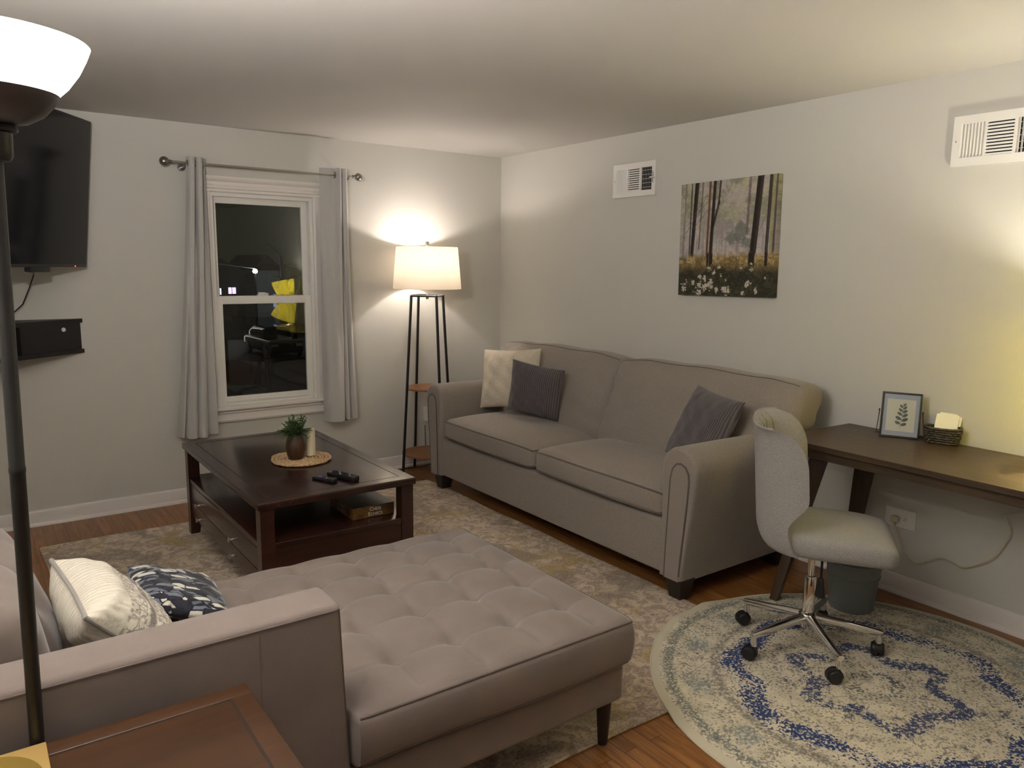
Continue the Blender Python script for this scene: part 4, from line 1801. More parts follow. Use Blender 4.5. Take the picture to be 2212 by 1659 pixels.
a0 = Mf @ Vector((-.006, hz_, -.002))
a1 = Mf @ Vector((W_ + .006, hz_, -.002))
f0 = Vector((a0.x, a0.y, FZ + .002)) - ndir * .062 - wdir * .012
f1 = Vector((a1.x, a1.y, FZ + .002)) - ndir * .062 + wdir * .012
f0.x, f1.x = min(f0.x, -.012), min(f1.x, -.012)
b.tube([a0, f0, f1, a1], .0022, 8)
build('wire_stand', b, M['blackmetal'], pf)

# woven basket with cards
bc = Vector((-.078, -3.632, FZ))
bw = Vector((.30, -.954, 0)).normalized()
bn = Vector((-.954, -.30, 0)).normalized()
Mb_ = Matrix.Translation(bc) @ Matrix((bw, bn, Vector((0, 0, 1)))).transposed().to_4x4()
ba = empty('woven_basket', tuple(bc), 'small dark woven rectangular basket on the desk', 'basket')
bm_ = NT('dark_wicker')
n_ = bm_.noise(bm_.obj(), 90, 3, .6)
bm_.bsdf(bm_.mix(bm_.ramp(n_, .35, .65), (.018, .014, .008), (.075, .058, .032)), .35, bump=n_, bstr=.3, bdist=.002)


def srect(t, a, c, n=4.0):
    ct_, st_ = cos(t), sin(t)
    return Vector((a * math.copysign(abs(ct_) ** (2 / n), ct_), c * math.copysign(abs(st_) ** (2 / n), st_), 0))


b = MB()
K = 72
for row in range(6):
    z = .007 + row * .0105
    g_ = 1 + .16 * row / 5
    loop = [Mb_ @ (srect(2 * PI * k / K, .061 * g_ + .0035 * (1 if (k // 3 + row) % 2 else -1), .033 * g_ + .0035 * (1 if (k // 3 + row) % 2 else -1)) + Vector((0, 0, z))) for k in range(K)]
    b.tube(loop, .0056, 6, closed=True)
b.loft([[Mb_ @ (srect(2 * PI * k / 40, .060, .032) + Vector((0, 0, z))) for k in range(40)] for z in (.0012, .005)])
build('body', b, bm_.m, ba, smooth=70)
b = MB()
loop = [Mb_ @ (srect(2 * PI * k / K, .0715, .0395) + Vector((0, 0, .069 + .004 * abs(cos(2 * PI * k / K))))) for k in range(K)]
b.tube(loop, [.0058 + .0008 * (k % 2) for k in range(K)], 8, closed=True)
build('rim', b, bm_.m, ba, smooth=70)
for i, (ox, oy, tlt, rz_, lab) in enumerate(((.006, .016, .62, .02, 'white card leaning at the front of the woven basket'), (.012, .004, .62, .07, 'white card tucked behind the front card in the basket'))):
    b = MB()
    Mc = Mb_ @ Matrix.Translation((ox, oy, .020 + .004 * i)) @ Matrix.Rotation(rz_, 4, 'Y') @ Matrix.Rotation(tlt, 4, 'X')
    # wide card, rounded corners
    w2, h2, r = .046, .128, .006
    poly = []
    for cx2, cy2, a0_ in ((w2 - r, h2 - r, 0), (-w2 + r, h2 - r, PI / 2), (-w2 + r, r, PI), (w2 - r, r, 1.5 * PI)):
        for k in range(5):
            a = a0_ + PI / 2 * k / 4
            poly.append((cx2 + r * cos(a), cy2 + r * sin(a)))
    b.loft([[Mc @ Vector((x, d, z)) for x, z in poly] for d in (-.0012, .0012)])
    o = build('card', b, M['paper'], loc=tuple(bc + Vector((0, 0, .03))))
    tag(o, lab, 'card', 'cards in the desk basket')

# desk lamp just outside the frame (its reflection shows in the window)
LX, LY = -.28, -4.19
dl = empty('desk_lamp', (LX, LY, FZ), 'hourglass table lamp with two yellow shades at the end of the desk', 'table lamp')
b = MB()
b.lathe([(0, 0), (.07, 0), (.072, .006), (.06, .014), (.02, .022), (.010, .04), (.010, .14), (.022, .145), (.022, .165), (.010, .17), (.010, .30), (.012, .31), (.012, .335), (.006, .34), (.006, .44), (.018, .445), (.018, .465)], c=(LX, LY, FZ), seg=32)
build('lamp_base', b, M['iron'], dl)
ymat = shade_mat('yellow_shade', (.76, .70, .20), .5, (1, .90, .16), .35)
tilt_ax = Vector((-.585, .81, 0))
UM = Matrix.Translation((LX, LY, 1.128)) @ Matrix.Rotation(math.radians(-11), 4, tilt_ax)
LM = Matrix.Translation((LX, LY, 1.112)) @ Matrix.Rotation(math.radians(22), 4, tilt_ax)
UPB = UM @ Vector((0, 0, .165))
LOB = LM @ Vector((0, 0, -.150))
for Mx_, prof_, f_ in ((UM, [(.098, .010), (.099, .012), (.141, .232), (.140, .234), (.138, .234), (.096, .010)], 1), (LM, [(.150, -.245), (.151, -.243), (.099, -.012), (.098, -.010), (.096, -.010), (.148, -.245)], -1)):
    b = MB()
    b.lathe(prof_, seg=56, closed=True, M=Mx_)
    sh_ = build('lamp_shade', b, ymat, dl, smooth=60)
    b = MB()
    for k in range(3):
        a = 2 * PI * k / 3
        b.tube([Mx_ @ Vector((0, 0, .012 * f_)), Mx_ @ Vector((.098 * cos(a), .098 * sin(a), .012 * f_))], .002, 6)
    b.cyl(tuple(Mx_ @ Vector((0, 0, 0))), tuple(Mx_ @ Vector((0, 0, .085 * f_))), .014, seg=14)
    build('shade_holder', b, M['iron'], dl)
    b = MB()
    pr_b = [(0, .075), (.014, .080), (.026, .118), (.028, .132), (.02, .148), (0, .155)]
    b.lathe(pr_b if f_ > 0 else [(r, -z) for r, z in reversed(pr_b)], seg=20, M=Mx_)
    build('bulb', b, emit('desk_bulb', (1, .90, .70), 12), dl)

# ------------------------------------------------------------------ outlets and cord
def outlet(mw, label, plug=False, horiz=True):
    """mw: matrix placing the plate: x across, y out of wall, z up"""
    r = empty('wall_outlet', tuple(mw.translation), label, 'wall outlet')
    w2, h2 = (.075, .048) if horiz else (.036, .058)
    b = MB()
    b.bbox((-w2, .0005, -h2), (w2, .007, h2), .003, M=mw)
    pl_ = build('plate', b, M['white'], r)
    for s in (-1, 1):
        cx2, cz2 = (s * .0195, 0) if horiz else (0, s * .0195)
        b = MB()
        b.lathe([(0, .0085), (.0155, .0085), (.0165, .0075), (.0165, .005)], seg=24, M=mw @ Matrix.Translation((cx2, 0, cz2)) @ Matrix.Rotation(-PI / 2, 4, 'X'))
        rc = build('receptacle', b, M['vent'], r)
        b = MB()
        for q in (-.005, .005):
            a_, c_ = (0, q) if horiz else (q, 0)
            b.box((cx2 + a_ - .003 if horiz else cx2 + a_ - .001, .0083, cz2 + c_ - (.001 if horiz else .003)), (cx2 + a_ + (.003 if horiz else .001), .0092, cz2 + c_ + (.001 if horiz else .003)), mw)
        b.cyl(mw @ Vector((cx2 + (.009 if horiz else 0), .0080, cz2 - (0 if horiz else .009))), mw @ Vector((cx2 + (.009 if horiz else 0), .0092, cz2 - (0 if horiz else .009))), .0022, seg=10)
        build('slots', b, M['black'], rc)
    b = MB()
    b.cyl(mw @ Vector((0, .006, 0)), mw @ Vector((0, .0082, 0)), .003, seg=10)
    build('screw', b, M['nickel'], r)
    return r


Mo = Matrix.Translation((0, -3.442, .379)) @ Matrix(((0, -1, 0), (-1, 0, 0), (0, 0, 1))).to_4x4()
outlet(Mo, 'horizontal white wall outlet below the desk with a cord plugged in')
Mo2 = Matrix.Translation((-.700, 0, .405)) @ Matrix(((1, 0, 0), (0, -1, 0), (0, 0, 1))).to_4x4()
outlet(Mo2, 'white wall outlet half hidden behind the far sofa arm', horiz=False)

pc = empty('power_cord', (-.02, -3.425, .365), 'clear power cord hanging in loops from the outlet under the desk', 'cord')
b = MB()
b.bbox((-.036, -3.440, .360), (-.0095, -3.408, .390), .006)
build('plug', b, M['cord'], pc)


cpts = [Vector((-.034, -3.424, .372))] + [Vector((-.021, y, z)) for y, z in ((-3.440, .309), (-3.463, .264), (-3.476, .221), (-3.535, .184), (-3.593, .215), (-3.647, .249), (-3.699, .248), (-3.747, .237), (-3.807, .268), (-3.869, .322), (-3.911, .403), (-3.926, .454), (-3.913, .497), (-3.897, .524), (-3.938, .546), (-3.99, .58))] + [Vector((-.03, -4.06, .68)), Vector((-.008, -4.11, .79)), Vector((-.02, -4.13, .808)), Vector((-.20, -4.17, .806))]
P = []
for i in range(len(cpts) - 1):
    p0_, p1_, p2_, p3_ = cpts[max(i - 1, 0)], cpts[i], cpts[i + 1], cpts[min(i + 2, len(cpts) - 1)]
    for k in range(6):
        t = k / 6
        P.append(.5 * (2 * p1_ + (p2_ - p0_) * t + (2 * p0_ - 5 * p1_ + 4 * p2_ - p3_) * t * t + (3 * p1_ - p0_ - 3 * p2_ + p3_) * t ** 3))
build('cable', MB().tube(P, .0030, 8), M['cord'], pc)

# ------------------------------------------------------------------ wall vents
def vent(yl, yr, zt, zb, label):
    """on the right wall; yl is the far (left in view) edge"""
    r = empty('wall_vent', (-.005, (yl + yr) / 2, zb), label, 'vent', 'supply vents on the right wall')
    Wd, Hg = yl - yr, zt - zb
    D = .016
    # local: s from left (0..Wd) , z
    sec = [(.070 * Wd / .385 + .0, .335), (.365, .628), (.655, .905)]
    sec = [(.085, .335), (.365, .635), (.665, .925)]
    zz0, zz1 = .165 * Hg, .835 * Hg

    def bx(b, s0, s1, z0, z1, d0, d1):
        b.box((-d1, yl - s1, zb + z0), (-d0, yl - s0, zb + z1))
    b = MB()
    bx(b, 0, Wd, zz1, Hg, .001, D)
    bx(b, 0, Wd, 0, zz0, .001, D)
    bx(b, 0, sec[0][0] * Wd, zz0, zz1, .001, D)
    bx(b, sec[0][1] * Wd, sec[1][0] * Wd, zz0, zz1, .001, D)
    bx(b, sec[1][1] * Wd, sec[2][0] * Wd, zz0, zz1, .001, D)
    bx(b, sec[2][1] * Wd, Wd, zz0, zz1, .001, D)
    build('frame', b, M['vent'], r, smooth=20)
    b = MB()
    bx(b, .06 * Wd, .94 * Wd, .12 * Hg, .88 * Hg, .0003, .0012)
    build('duct_opening', b, M['black'], r)
    # vertical louvres turned left, horizontal louvres, vertical louvres turned right
    for si, (s0, s1) in enumerate(sec):
        b = MB()
        if si == 1:
            n = 10
            for k in range(n + 1):
                zc = lerp(zz0, zz1, (k + .35) / (n + .4))
                b.box((-D + .001, yl - s1 * Wd, zb + zc - .0042), (-D + .003, yl - s0 * Wd, zb + zc + .0042))
                b.box((-D + .003, yl - s1 * Wd, zb + zc + .0022), (-.004, yl - s0 * Wd, zb + zc + .0042))
        else:
            n = 7
            dirn = 1 if si == 0 else -1
            for k in range(n):
                sc_ = lerp(s0 * Wd, s1 * Wd, (k + .5) / n)
                o1, o2 = (-.0052, .0052)
                if dirn < 0:
                    o1, o2 = .0052, -.0052
                ya_, yb_ = yl - sc_ - o1, yl - sc_ - o2
                th_ = .0018
                b.add([(-D + .001, ya_, zb + zz0), (-.004, yb_, zb + zz0), (-.004, yb_, zb + zz1), (-D + .001, ya_, zb + zz1),
                       (-D + .001, ya_ + th_, zb + zz0), (-.004, yb_ + th_, zb + zz0), (-.004, yb_ + th_, zb + zz1), (-D + .001, ya_ + th_, zb + zz1)],
                      [(0, 1, 2, 3), (7, 6, 5, 4), (0, 4, 5, 1), (1, 5, 6, 2), (2, 6, 7, 3), (3, 7, 4, 0)])
            if si == 2:
                for k in range(5):
                    zc = lerp(zz0, zz1, (k + .7) / 5.4)
                    b.box((-.005, yl - s1 * Wd, zb + zc - .001), (-.0035, yl - s0 * Wd, zb + zc + .001))
        build('louvers', b, M['vent'], r, smooth=20)
    b = MB()
    zc = .52 * Hg
    bx(b, .945 * Wd, .955 * Wd, zc - .035, zc + .035, D - .001, D + .003)
    build('lever_slot', b, M['iron'], r)
    b = MB()
    b.tube([(-D - .001, yl - .955 * Wd, zb + zc), (-D - .012, yl - .945 * Wd, zb + zc), (-D - .016, yl - .915 * Wd, zb + zc - .002)], [.003, .003, .005], 8)
    build('damper_lever', b, M['vent'], r)
    for s, z in ((.04, .5), (.975, .5)):
        b = MB()
        b.lathe([(0, .002), (.003, .0015), (.004, 0)], seg=10, M=Matrix.Translation((-D, yl - s * Wd, zb + z * Hg)) @ Matrix.Rotation(-PI / 2, 4, 'Y'))
        build('screw', b, M['iron'], r)


vent(-1.342, -1.727, 2.247, 2.033, 'smaller looking white wall vent beside the forest painting')
vent(-3.522, -3.907, 2.246, 2.032, 'white wall vent above the desk at the right edge')

# ------------------------------------------------------------------ forest canvas
def smooth_noise(n, m, k, seed):
    r = np.random.default_rng(seed)
    g = r.random((k + 2, k + 2))
    yy, xx = np.meshgrid(np.linspace(0, k, n), np.linspace(0, k, m), indexing='ij')
    y0, x0 = yy.astype(int), xx.astype(int)
    fy, fx = yy - y0, xx - x0
    fy, fx = fy * fy * (3 - 2 * fy), fx * fx * (3 - 2 * fx)
    return g[y0, x0] * (1 - fy) * (1 - fx) + g[y0 + 1, x0] * fy * (1 - fx) + g[y0, x0 + 1] * (1 - fy) * fx + g[y0 + 1, x0 + 1] * fy * fx


NP_ = 250
yy, xx = np.meshgrid(np.linspace(0, 1, NP_), np.linspace(0, 1, NP_), indexing='ij')   # yy: 0 bottom, 1 top


def blend(img, a, c):
    a = np.clip(a, 0, 1)[..., None]
    return img * (1 - a) + np.array(c) * a


def S(a, b_, x):
    t = np.clip((x - a) / (b_ - a), 0, 1)
    return t * t * (3 - 2 * t)


nA = sum(smooth_noise(NP_, NP_, k, s) * w for k, s, w in ((5, 1, .5), (11, 2, .3), (25, 3, .2), (60, 4, .15)))
nB = sum(smooth_noise(NP_, NP_, k, s) * w for k, s, w in ((7, 11, .4), (16, 12, .3), (40, 13, .3), (90, 14, .2)))
nC = sum(smooth_noise(NP_, NP_, k, s) * w for k, s, w in ((30, 21, .4), (70, 22, .4), (104, 23, .4)))
img = np.ones((NP_, NP_, 3)) * np.array((.48, .43, .41))
img = blend(img, S(.45, .75, nA) * .7, (.33, .29, .29))
img = blend(img, S(.35, .62, yy) * S(.50, .66, nB) * .75, (.34, .33, .23))
img = blend(img, S(.55, .80, yy) * S(.52, .66, nA) * .6, (.24, .25, .17))
img = blend(img, S(.52, .95, yy) * S(.6, .72, nC) * .5, (.46, .43, .24))
# distant bushes in the middle
for (cx2, cy2, rx, ry) in ((.56, .50, .07, .06), (.66, .55, .08, .09), (.72, .46, .06, .05)):
    d = ((xx - cx2) / rx) ** 2 + ((yy - cy2) / ry) ** 2
    img = blend(img, S(1.2, .4, d + (nC - .6) * 1.2) * .75, (.15, .18, .14))
# faint far trunks
for k in range(26):
    x0 = rng.uniform(0, 1)
    w = rng.uniform(.003, .008)
    d = np.abs(xx - x0 - .02 * (yy - .5) * rng.uniform(-1, 1))
    img = blend(img, S(w, w * .4, d) * S(.34, .40, yy) * S(rng.uniform(.5, .95), .45, yy) * .6, (.25, .21, .23))


def trunk(x0, x1, w0, w1, ybase, col, a=1.0, bend=0.0):
    global img
    t = yy
    xc = x0 + (x1 - x0) * t + bend * np.sin(t * PI)
    w = w0 + (w1 - w0) * t
    d = np.abs(xx - xc)
    img = blend(img, S(1.0, .75, d / w) * S(ybase, ybase + .02, yy + .015 * (nC - .6)) * a, col)
    img = blend(img, S(.5, .2, np.abs(xx - xc - w * .45) / w) * S(ybase, ybase + .02, yy) * .12 * a, (.22, .17, .14))


def branch(x0, y0, x1, y1, w, col, a=.9):
    global img
    dx, dy = x1 - x0, y1 - y0
    L2 = dx * dx + dy * dy
    t = np.clip(((xx - x0) * dx + (yy - y0) * dy) / L2, 0, 1)
    d = np.hypot(xx - x0 - t * dx, yy - y0 - t * dy)
    img = blend(img, S(w, w * .4, d) * a, col)


dk, br_ = (.022, .015, .014), (.16, .065, .035)
trunk(.03, .06, .008, .009, .30, (.20, .16, .17), .8)
trunk(.105, .125, .010, .008, .33, (.07, .055, .055))
trunk(.12, .18, .018, .026, .33, dk)
trunk(.20, .245, .008, .010, .40, (.13, .10, .10), .8)
trunk(.30, .325, .014, .012, .27, br_)
trunk(.335, .375, .022, .018, .25, dk)
branch(.365, .60, .425, .82, .016, dk)
branch(.42, .80, .435, 1.02, .014, dk)
trunk(.70, .735, .012, .014, .52, (.16, .11, .12), .85)
trunk(.755, .835, .036, .036, .27, dk)
trunk(.90, .935, .016, .020, .20, (.06, .045, .042))
trunk(.945, .965, .010, .018, .20, (.33, .31, .15), .9)
trunk(.97, .99, .014, .010, .18, (.07, .05, .045), .9)
for q in ((.15, .60, .33, .78), (.19, .70, .30, .90), (.06, .55, .17, .70), (.08, .62, .22, .80), (.21, .75, .32, .84), (.84, .55, .90, .68)):
    branch(*q, .005, (.13, .11, .10), .6)
# meadow
md = S(.39, .33, yy + .06 * (nB - .6))
img_m = np.ones_like(img) * np.array((.30, .20, .075))
img_m = blend(img_m, S(.5, .75, nC), (.46, .36, .17))
img_m = blend(img_m, S(.55, .75, nB) * .8, (.14, .10, .04))
img = img * (1 - md[..., None]) + img_m * md[..., None]
for tr in ((.345, .022), (.765, .036), (.905, .016), (.31, .013)):
    d = np.abs(xx - tr[0] - .01)
    img = blend(img, S(tr[1], tr[1] * .7, d) * S(.24, .27, yy) * S(.40, .36, yy), dk)
low = S(.31, .19, yy + .12 * (nB - .6))
img = blend(img, low, (.034, .032, .019))
img = blend(img, low * S(.6, .8, nC) * .6, (.08, .074, .040))
for (cx2, cy2, rr) in ((.07, .06, .03), (.22, .03, .035), (.25, .10, .03), (.30, .085, .035), (.37, .07, .035), (.37, .13, .025), (.39, .20, .02), (.34, .24, .022), (.30, .15, .02), (.24, .16, .018), (.10, .12, .02), (.43, .05, .025), (.52, .055, .035), (.56, .05, .02), (.70, .03, .022), (.76, .10, .032), (.83, .05, .016), (.84, .09, .014), (.68, .25, .014), (.79, .23, .018), (.78, .28, .012), (.45, .25, .012), (.47, .18, .012), (.52, .14, .010), (.17, .11, .02), (.92, .16, .012)):
    d = np.hypot(xx - cx2, yy - cy2) / rr
    img = blend(img, S(.95, .6, d + (nC - .55) * 4.0), (.58, .53, .45))
img = img * (1 + .45 * (nC - .6))[..., None] * (1 + .25 * (nB - .6))[..., None]
img = np.clip(img * .95, 0, 1)

PY0, PY1, PZ0, PZ1, PD = -1.975, -2.658, 1.4155, 2.077, .035
pc_ = Vector((-.002, (PY0 + PY1) / 2, (PZ0 + PZ1) / 2))
cv = empty('forest_painting', tuple(pc_), 'unframed canvas painting of a misty forest with white flowers', 'painting')
Mp = Matrix.Translation(pc_) @ Matrix.Rotation(math.radians(-.75), 4, 'X')
Wp, Hp = PY0 - PY1, PZ1 - PZ0
b = MB()
b.grid(NP_, NP_, lambda u, v: (-PD, Wp / 2 - u * Wp, -Hp / 2 + v * Hp), M=Mp)
me_o = build('painted_face', b, attr_mat('forest_paint', .65), cv, smooth=0)
ca = me_o.data.color_attributes.new('paint', 'FLOAT_COLOR', 'POINT')
arr = np.ones((NP_ * NP_, 4), np.float32)
arr[:, :3] = img.reshape(-1, 3)
ca.data.foreach_set('color', arr.ravel())
b = MB()
side = []
n_ = 120
vs, fs, cols = [], [], []
# wrapped edges of the canvas
edges = [((0, 0), (1, 0)), ((1, 0), (1, 1)), ((1, 1), (0, 1)), ((0, 1), (0, 0))]
for (u0, v0), (u1, v1) in edges:
    o0 = len(vs)
    for k in range(n_ + 1):
        u, v = lerp(u0, u1, k / n_), lerp(v0, v1, k / n_)
        for d in (PD - .0002, .001):
            vs.append((-d, Wp / 2 - u * Wp, -Hp / 2 + v * Hp))
            cols.append(img[min(NP_ - 1, int(v * (NP_ - 1))), min(NP_ - 1, int(u * (NP_ - 1)))])
    for k in range(n_):
        fs.append((o0 + 2 * k, o0 + 2 * k + 1, o0 + 2 * k + 3, o0 + 2 * k + 2))
b.add(vs, fs, Mp)
ed = build('wrapped_edge', b, attr_mat('forest_paint_edge', .65), cv, smooth=0)
ca = ed.data.color_attributes.new('paint', 'FLOAT_COLOR', 'POINT')
arr = np.ones((len(vs), 4), np.float32)
arr[:, :3] = np.array(cols)
ca.data.foreach_set('color', arr.ravel())

# ------------------------------------------------------------------ office chair
CHX, CHY = -.900, -3.540
chz0 = .0085
oc = empty('office_chair', (CHX, CHY, chz0), 'light grey fabric swivel chair with chrome five-star base on the round rug', 'office chair')
hub_z = .150
for k in range(5):
    a = math.radians(97 + 70.5 * k)
    dx, dy = cos(a), sin(a)
    tip = Vector((CHX + .288 * dx, CHY + .288 * dy, .112))
    b = MB()
    p0_ = Vector((CHX + .028 * dx, CHY + .028 * dy, hub_z - .006))
    rings = []
    sd_ = Vector((-dy, dx, 0))
    for t, w, h in ((0, .020, .020), (.5, .0175, .0175), (.96, .0145, .0145), (1, .012, .012)):
        c = p0_.lerp(tip, t)
        rings.append([c + sd_ * w * cos(2 * PI * q / 14) + Vector((0, 0, h * sin(2 * PI * q / 14))) for q in range(14)])
    b.loft(rings)
    b.cyl(tuple(tip - Vector((dx * .012, dy * .012, -.002))), tuple(tip - Vector((dx * .012, dy * .012, .044))), .0120, seg=16)
    ar = build('base_arm', b, M['chrome'], oc)
    # caster
    rot = random.Random(k).uniform(-.5, .5) + {0: 2.2, 1: 2.4, 2: 2.0, 3: .9, 4: 1.2}[k]
    tr = Vector((cos(rot), sin(rot), 0))         # wheel rolling direction
    axl = Vector((-tr.y, tr.x, 0))
    wc = tip - Vector((dx * .012, dy * .012, 0)) + tr * .014
    wc.z = chz0 + .0275
    b = MB()
    for s in (-1, 1):
        Mw = Matrix.Translation(wc + axl * s * .004) @ Matrix((tr, Vector((0, 0, 1)), axl * s)).transposed().to_4x4()
        b.lathe([(.0, 0), (.0265, .0), (.0275, .004), (.0275, .014), (.0235, .019), (.0, .0205)], seg=28, M=Mw)
    w_ = build('caster', b, M['rubber'], oc, smooth=40)
    b = MB()
    # hood over the twin wheels
    rings = []
    for s in (-.014, .014):
        rings.append([wc + axl * s + tr * (.0315 * cos(t)) + Vector((0, 0, .0315 * sin(t))) for t in [-.35 + i * (PI + .5) / 14 for i in range(15)]] +
                     [wc + axl * s + tr * (.0285 * cos(t)) + Vector((0, 0, .0285 * sin(t))) for t in [-.35 + i * (PI + .5) / 14 for i in range(14, -1, -1)]])
    b.loft(rings)
    b.cyl(tuple(Vector((tip.x - dx * .012, tip.y - dy * .012, .078))), tuple(Vector((tip.x - dx * .012, tip.y - dy * .012, chz0 + .05))), .008, seg=12)
    build('hood', b, M['rubber'], w_, smooth=40)
b = MB()
b.lathe([(.018, hub_z - .055), (.024, hub_z - .05), (.030, hub_z - .022), (.036, hub_z - .012), (.036, hub_z + .008), (.030, hub_z + .016), (.026, hub_z + .018)], c=(CHX, CHY, 0), seg=32)
build('hub', b, M['chrome'], oc)
b = MB()
b.lathe([(.0235, hub_z + .015), (.0235, .315), (.021, .322), (.016, .324)], c=(CHX, CHY, 0), seg=32)
build('gas_column', b, M['chrome'], oc)
b = MB()
b.lathe([(.0135, .32), (.0135, .455)], c=(CHX, CHY, 0), seg=24)
build('piston', b, M['chrome'], oc)
cth = math.radians(146)
cf_ = Vector((sin(cth), cos(cth), 0))
cl_ = Vector((-cf_.y, cf_.x, 0))        # towards the far side
cnear = -cl_ if cl_.dot(CAM - Vector((CHX, CHY, 0))) > 0 else cl_
cl_ = cl_ if cl_.dot(CAM - Vector((CHX, CHY, 0))) < 0 else -cl_
Mc_ = Matrix.Translation((CHX, CHY, 0)) @ Matrix((cf_, cl_, Vector((0, 0, 1)))).transposed().to_4x4()
b = MB()
b.bbox((-.09, -.09, .448), (.09, .09, .462), .004, M=Mc_)
build('seat_plate', b, M['blackmetal'], oc)
b = MB()
lev = [Mc_ @ Vector(p) for p in ((.01, -.02, .452), (.03, -.075, .445), (.035, -.095, .42), (.035, -.098, .345))]
b.tube(lev, .0048, 10)
b.rbox(tuple(Mc_ @ Vector((.035, -.098, .315))), (.012, .016, .042), .010, cell=.02, m=3, fn=lambda x, y, z: (x * (1 - .25 * z / .04), y * (1 - .35 * z / .04), z))
build('height_lever', b, M['rubber'], oc)


def seatfn(x, y, z):
    u, v = x / .233, y / .225
    # rounder front, narrower back
    y *= 1 - .20 * max(0, -u) ** 3 - .10 * max(0, u) ** 3
    top_k = max(0, z) / .045
    z += .016 * (1 - u * u) * (1 - v * v) * top_k
    z += -.010 * max(0, u) ** 4 * top_k - .006 * max(0, u) ** 2
    z += .020 * max(0, -u) ** 3 * (abs(v) ** 2)
    return (x, y, z)


b = MB()
b.rbox((.062, 0, .506), (.233, .225, .046), .038, cell=.025, m=4, fn=seatfn, M=Mc_)
build('seat', b, M['chairfab'], oc, smooth=70)
# shell back: curved wrap-around, lower wings at the sides
rings_o, rings_i = [], []
b = MB()
NA, NZ = 41, 30


def shell(s, t, off):
    """s -1..1 around the wrap, t 0 bottom..1 top; off: 0 outer, 1 inner"""
    q = abs(s)
    th = q * PI / 2
    ztop = .970 - .004 * q ** 2
    z = lerp(.470, ztop, t)
    thk = .036 if off else 0.0
    thk *= max(.12, 1 - q ** 12) * max(.2, min(1, (1 - t) / .06 + .1))
    k = min(1, max(0, (z - .81) / .155))
    reach = .205 - .125 * (1 - math.sqrt(max(0, 1 - k * k)))
    reach = lerp(reach, lerp(.125, reach, sstep(.575, .700, z)), q ** 5)
    g = 1 - cos(th) ** .85
    kb = min(1, max(0, (.575 - z) / .115))
    low = 1 - math.sqrt(max(0, 1 - kb * kb))
    back = -.222 - .034 * (z - .5) / .45 + .055 * low
    yv = math.copysign((.238 - thk) * sin(th) ** .72, s) * (1 - .05 * low)
    xv = back + g * reach + thk * cos(th) ** .5
    return Vector((xv, yv, z))


vs, fs = [], []
for off in (0, 1):
    for j in range(NZ):
        for i in range(NA):
            vs.append(Mc_ @ shell(-1 + 2 * i / (NA - 1), j / (NZ - 1), off))
n_ = NA * NZ
for j in range(NZ - 1):
    for i in range(NA - 1):
        a = j * NA + i
        fs.append((a, a + 1, a + NA + 1, a + NA))
        fs.append((n_ + a, n_ + a + NA, n_ + a + NA + 1, n_ + a + 1))
for i in range(NA - 1):
    fs.append((i, n_ + i, n_ + i + 1, i + 1))
    a = (NZ - 1) * NA + i
    fs.append((a, a + 1, n_ + a + 1, n_ + a))
for j in range(NZ - 1):
    a = j * NA
    fs.append((a, a + NA, n_ + a + NA, n_ + a))
    a = j * NA + NA - 1
    fs.append((a, n_ + a, n_ + a + NA, a + NA))
b.add(vs, fs)
bk = build('backrest', b, M['chairfab'], oc, smooth=60)
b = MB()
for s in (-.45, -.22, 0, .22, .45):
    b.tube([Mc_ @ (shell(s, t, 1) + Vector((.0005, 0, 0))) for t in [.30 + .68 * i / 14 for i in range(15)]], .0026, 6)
build('channel_stitch', b, plain('stitch_dark', (.22, .205, .17), .9), bk)  # stitch lines coloured darker than the chair fabric
b = MB()
edge = [Mc_ @ shell(-1 + 2 * i / 60, 1, .0) for i in range(61)]
b.tube(edge, .004, 6)
build('edge_piping', b, M['chairfab'], bk)

oc.location.z += .0098
# ------------------------------------------------------------------ waste bin
wb = empty('waste_bin', (-.376, -3.432, .008), 'grey plastic waste bin under the desk', 'waste bin')
b = MB()
z0 = .0095
b.lathe([(0, z0), (.094, z0), (.097, z0 + .005), (.112, .165), (.1145, .166), (.1165, .176), (.1135, .178), (.119, .232), (.125, .236), (.1255, .242), (.122, .243), (.1165, .236), (.110, .165), (.093, .016), (0, .0145)], c=(-.376, -3.432, 0), seg=56)
build('bin_body', b, M['bin'], wb, smooth=50)

wb.location.z += .0095
# ------------------------------------------------------------------ outside at night
GZ = -3.0
b = MB()
b.box((-60, .5, GZ - .2), (90, 110, GZ))
o = build('street_ground', b, plain('night_asphalt', (.045, .047, .04), .9))
o['kind'] = 'structure'


def house(x0, x1, y, z1, mat, label, wins, depth=6, rh=1.0):
    r = empty('house', ((x0 + x1) / 2, y + depth / 2, GZ), label, 'house')
    b = MB()
    b.box((x0, y, GZ), (x1, y + depth, z1))
    build('house_walls', b, mat, r, smooth=0)
    b = MB()
    xm_ = (x0 + x1) / 2
    b.prism([(x0 - .3, z1), (x1 + .3, z1), (xm_, z1 + rh)], y - .3, y + depth + .3, 'Y')
    build('roof', b, plain('night_roof', (.004, .004, .004), .95, spec=.05), r, smooth=0)
    for (wx0, wx1, wz0, wz1, mt_) in wins:
        b = MB()
        b.box((wx0, y - .04, wz0), (wx1, y + .02, wz1))
        build('lit_window', b, mt_, r, smooth=0)


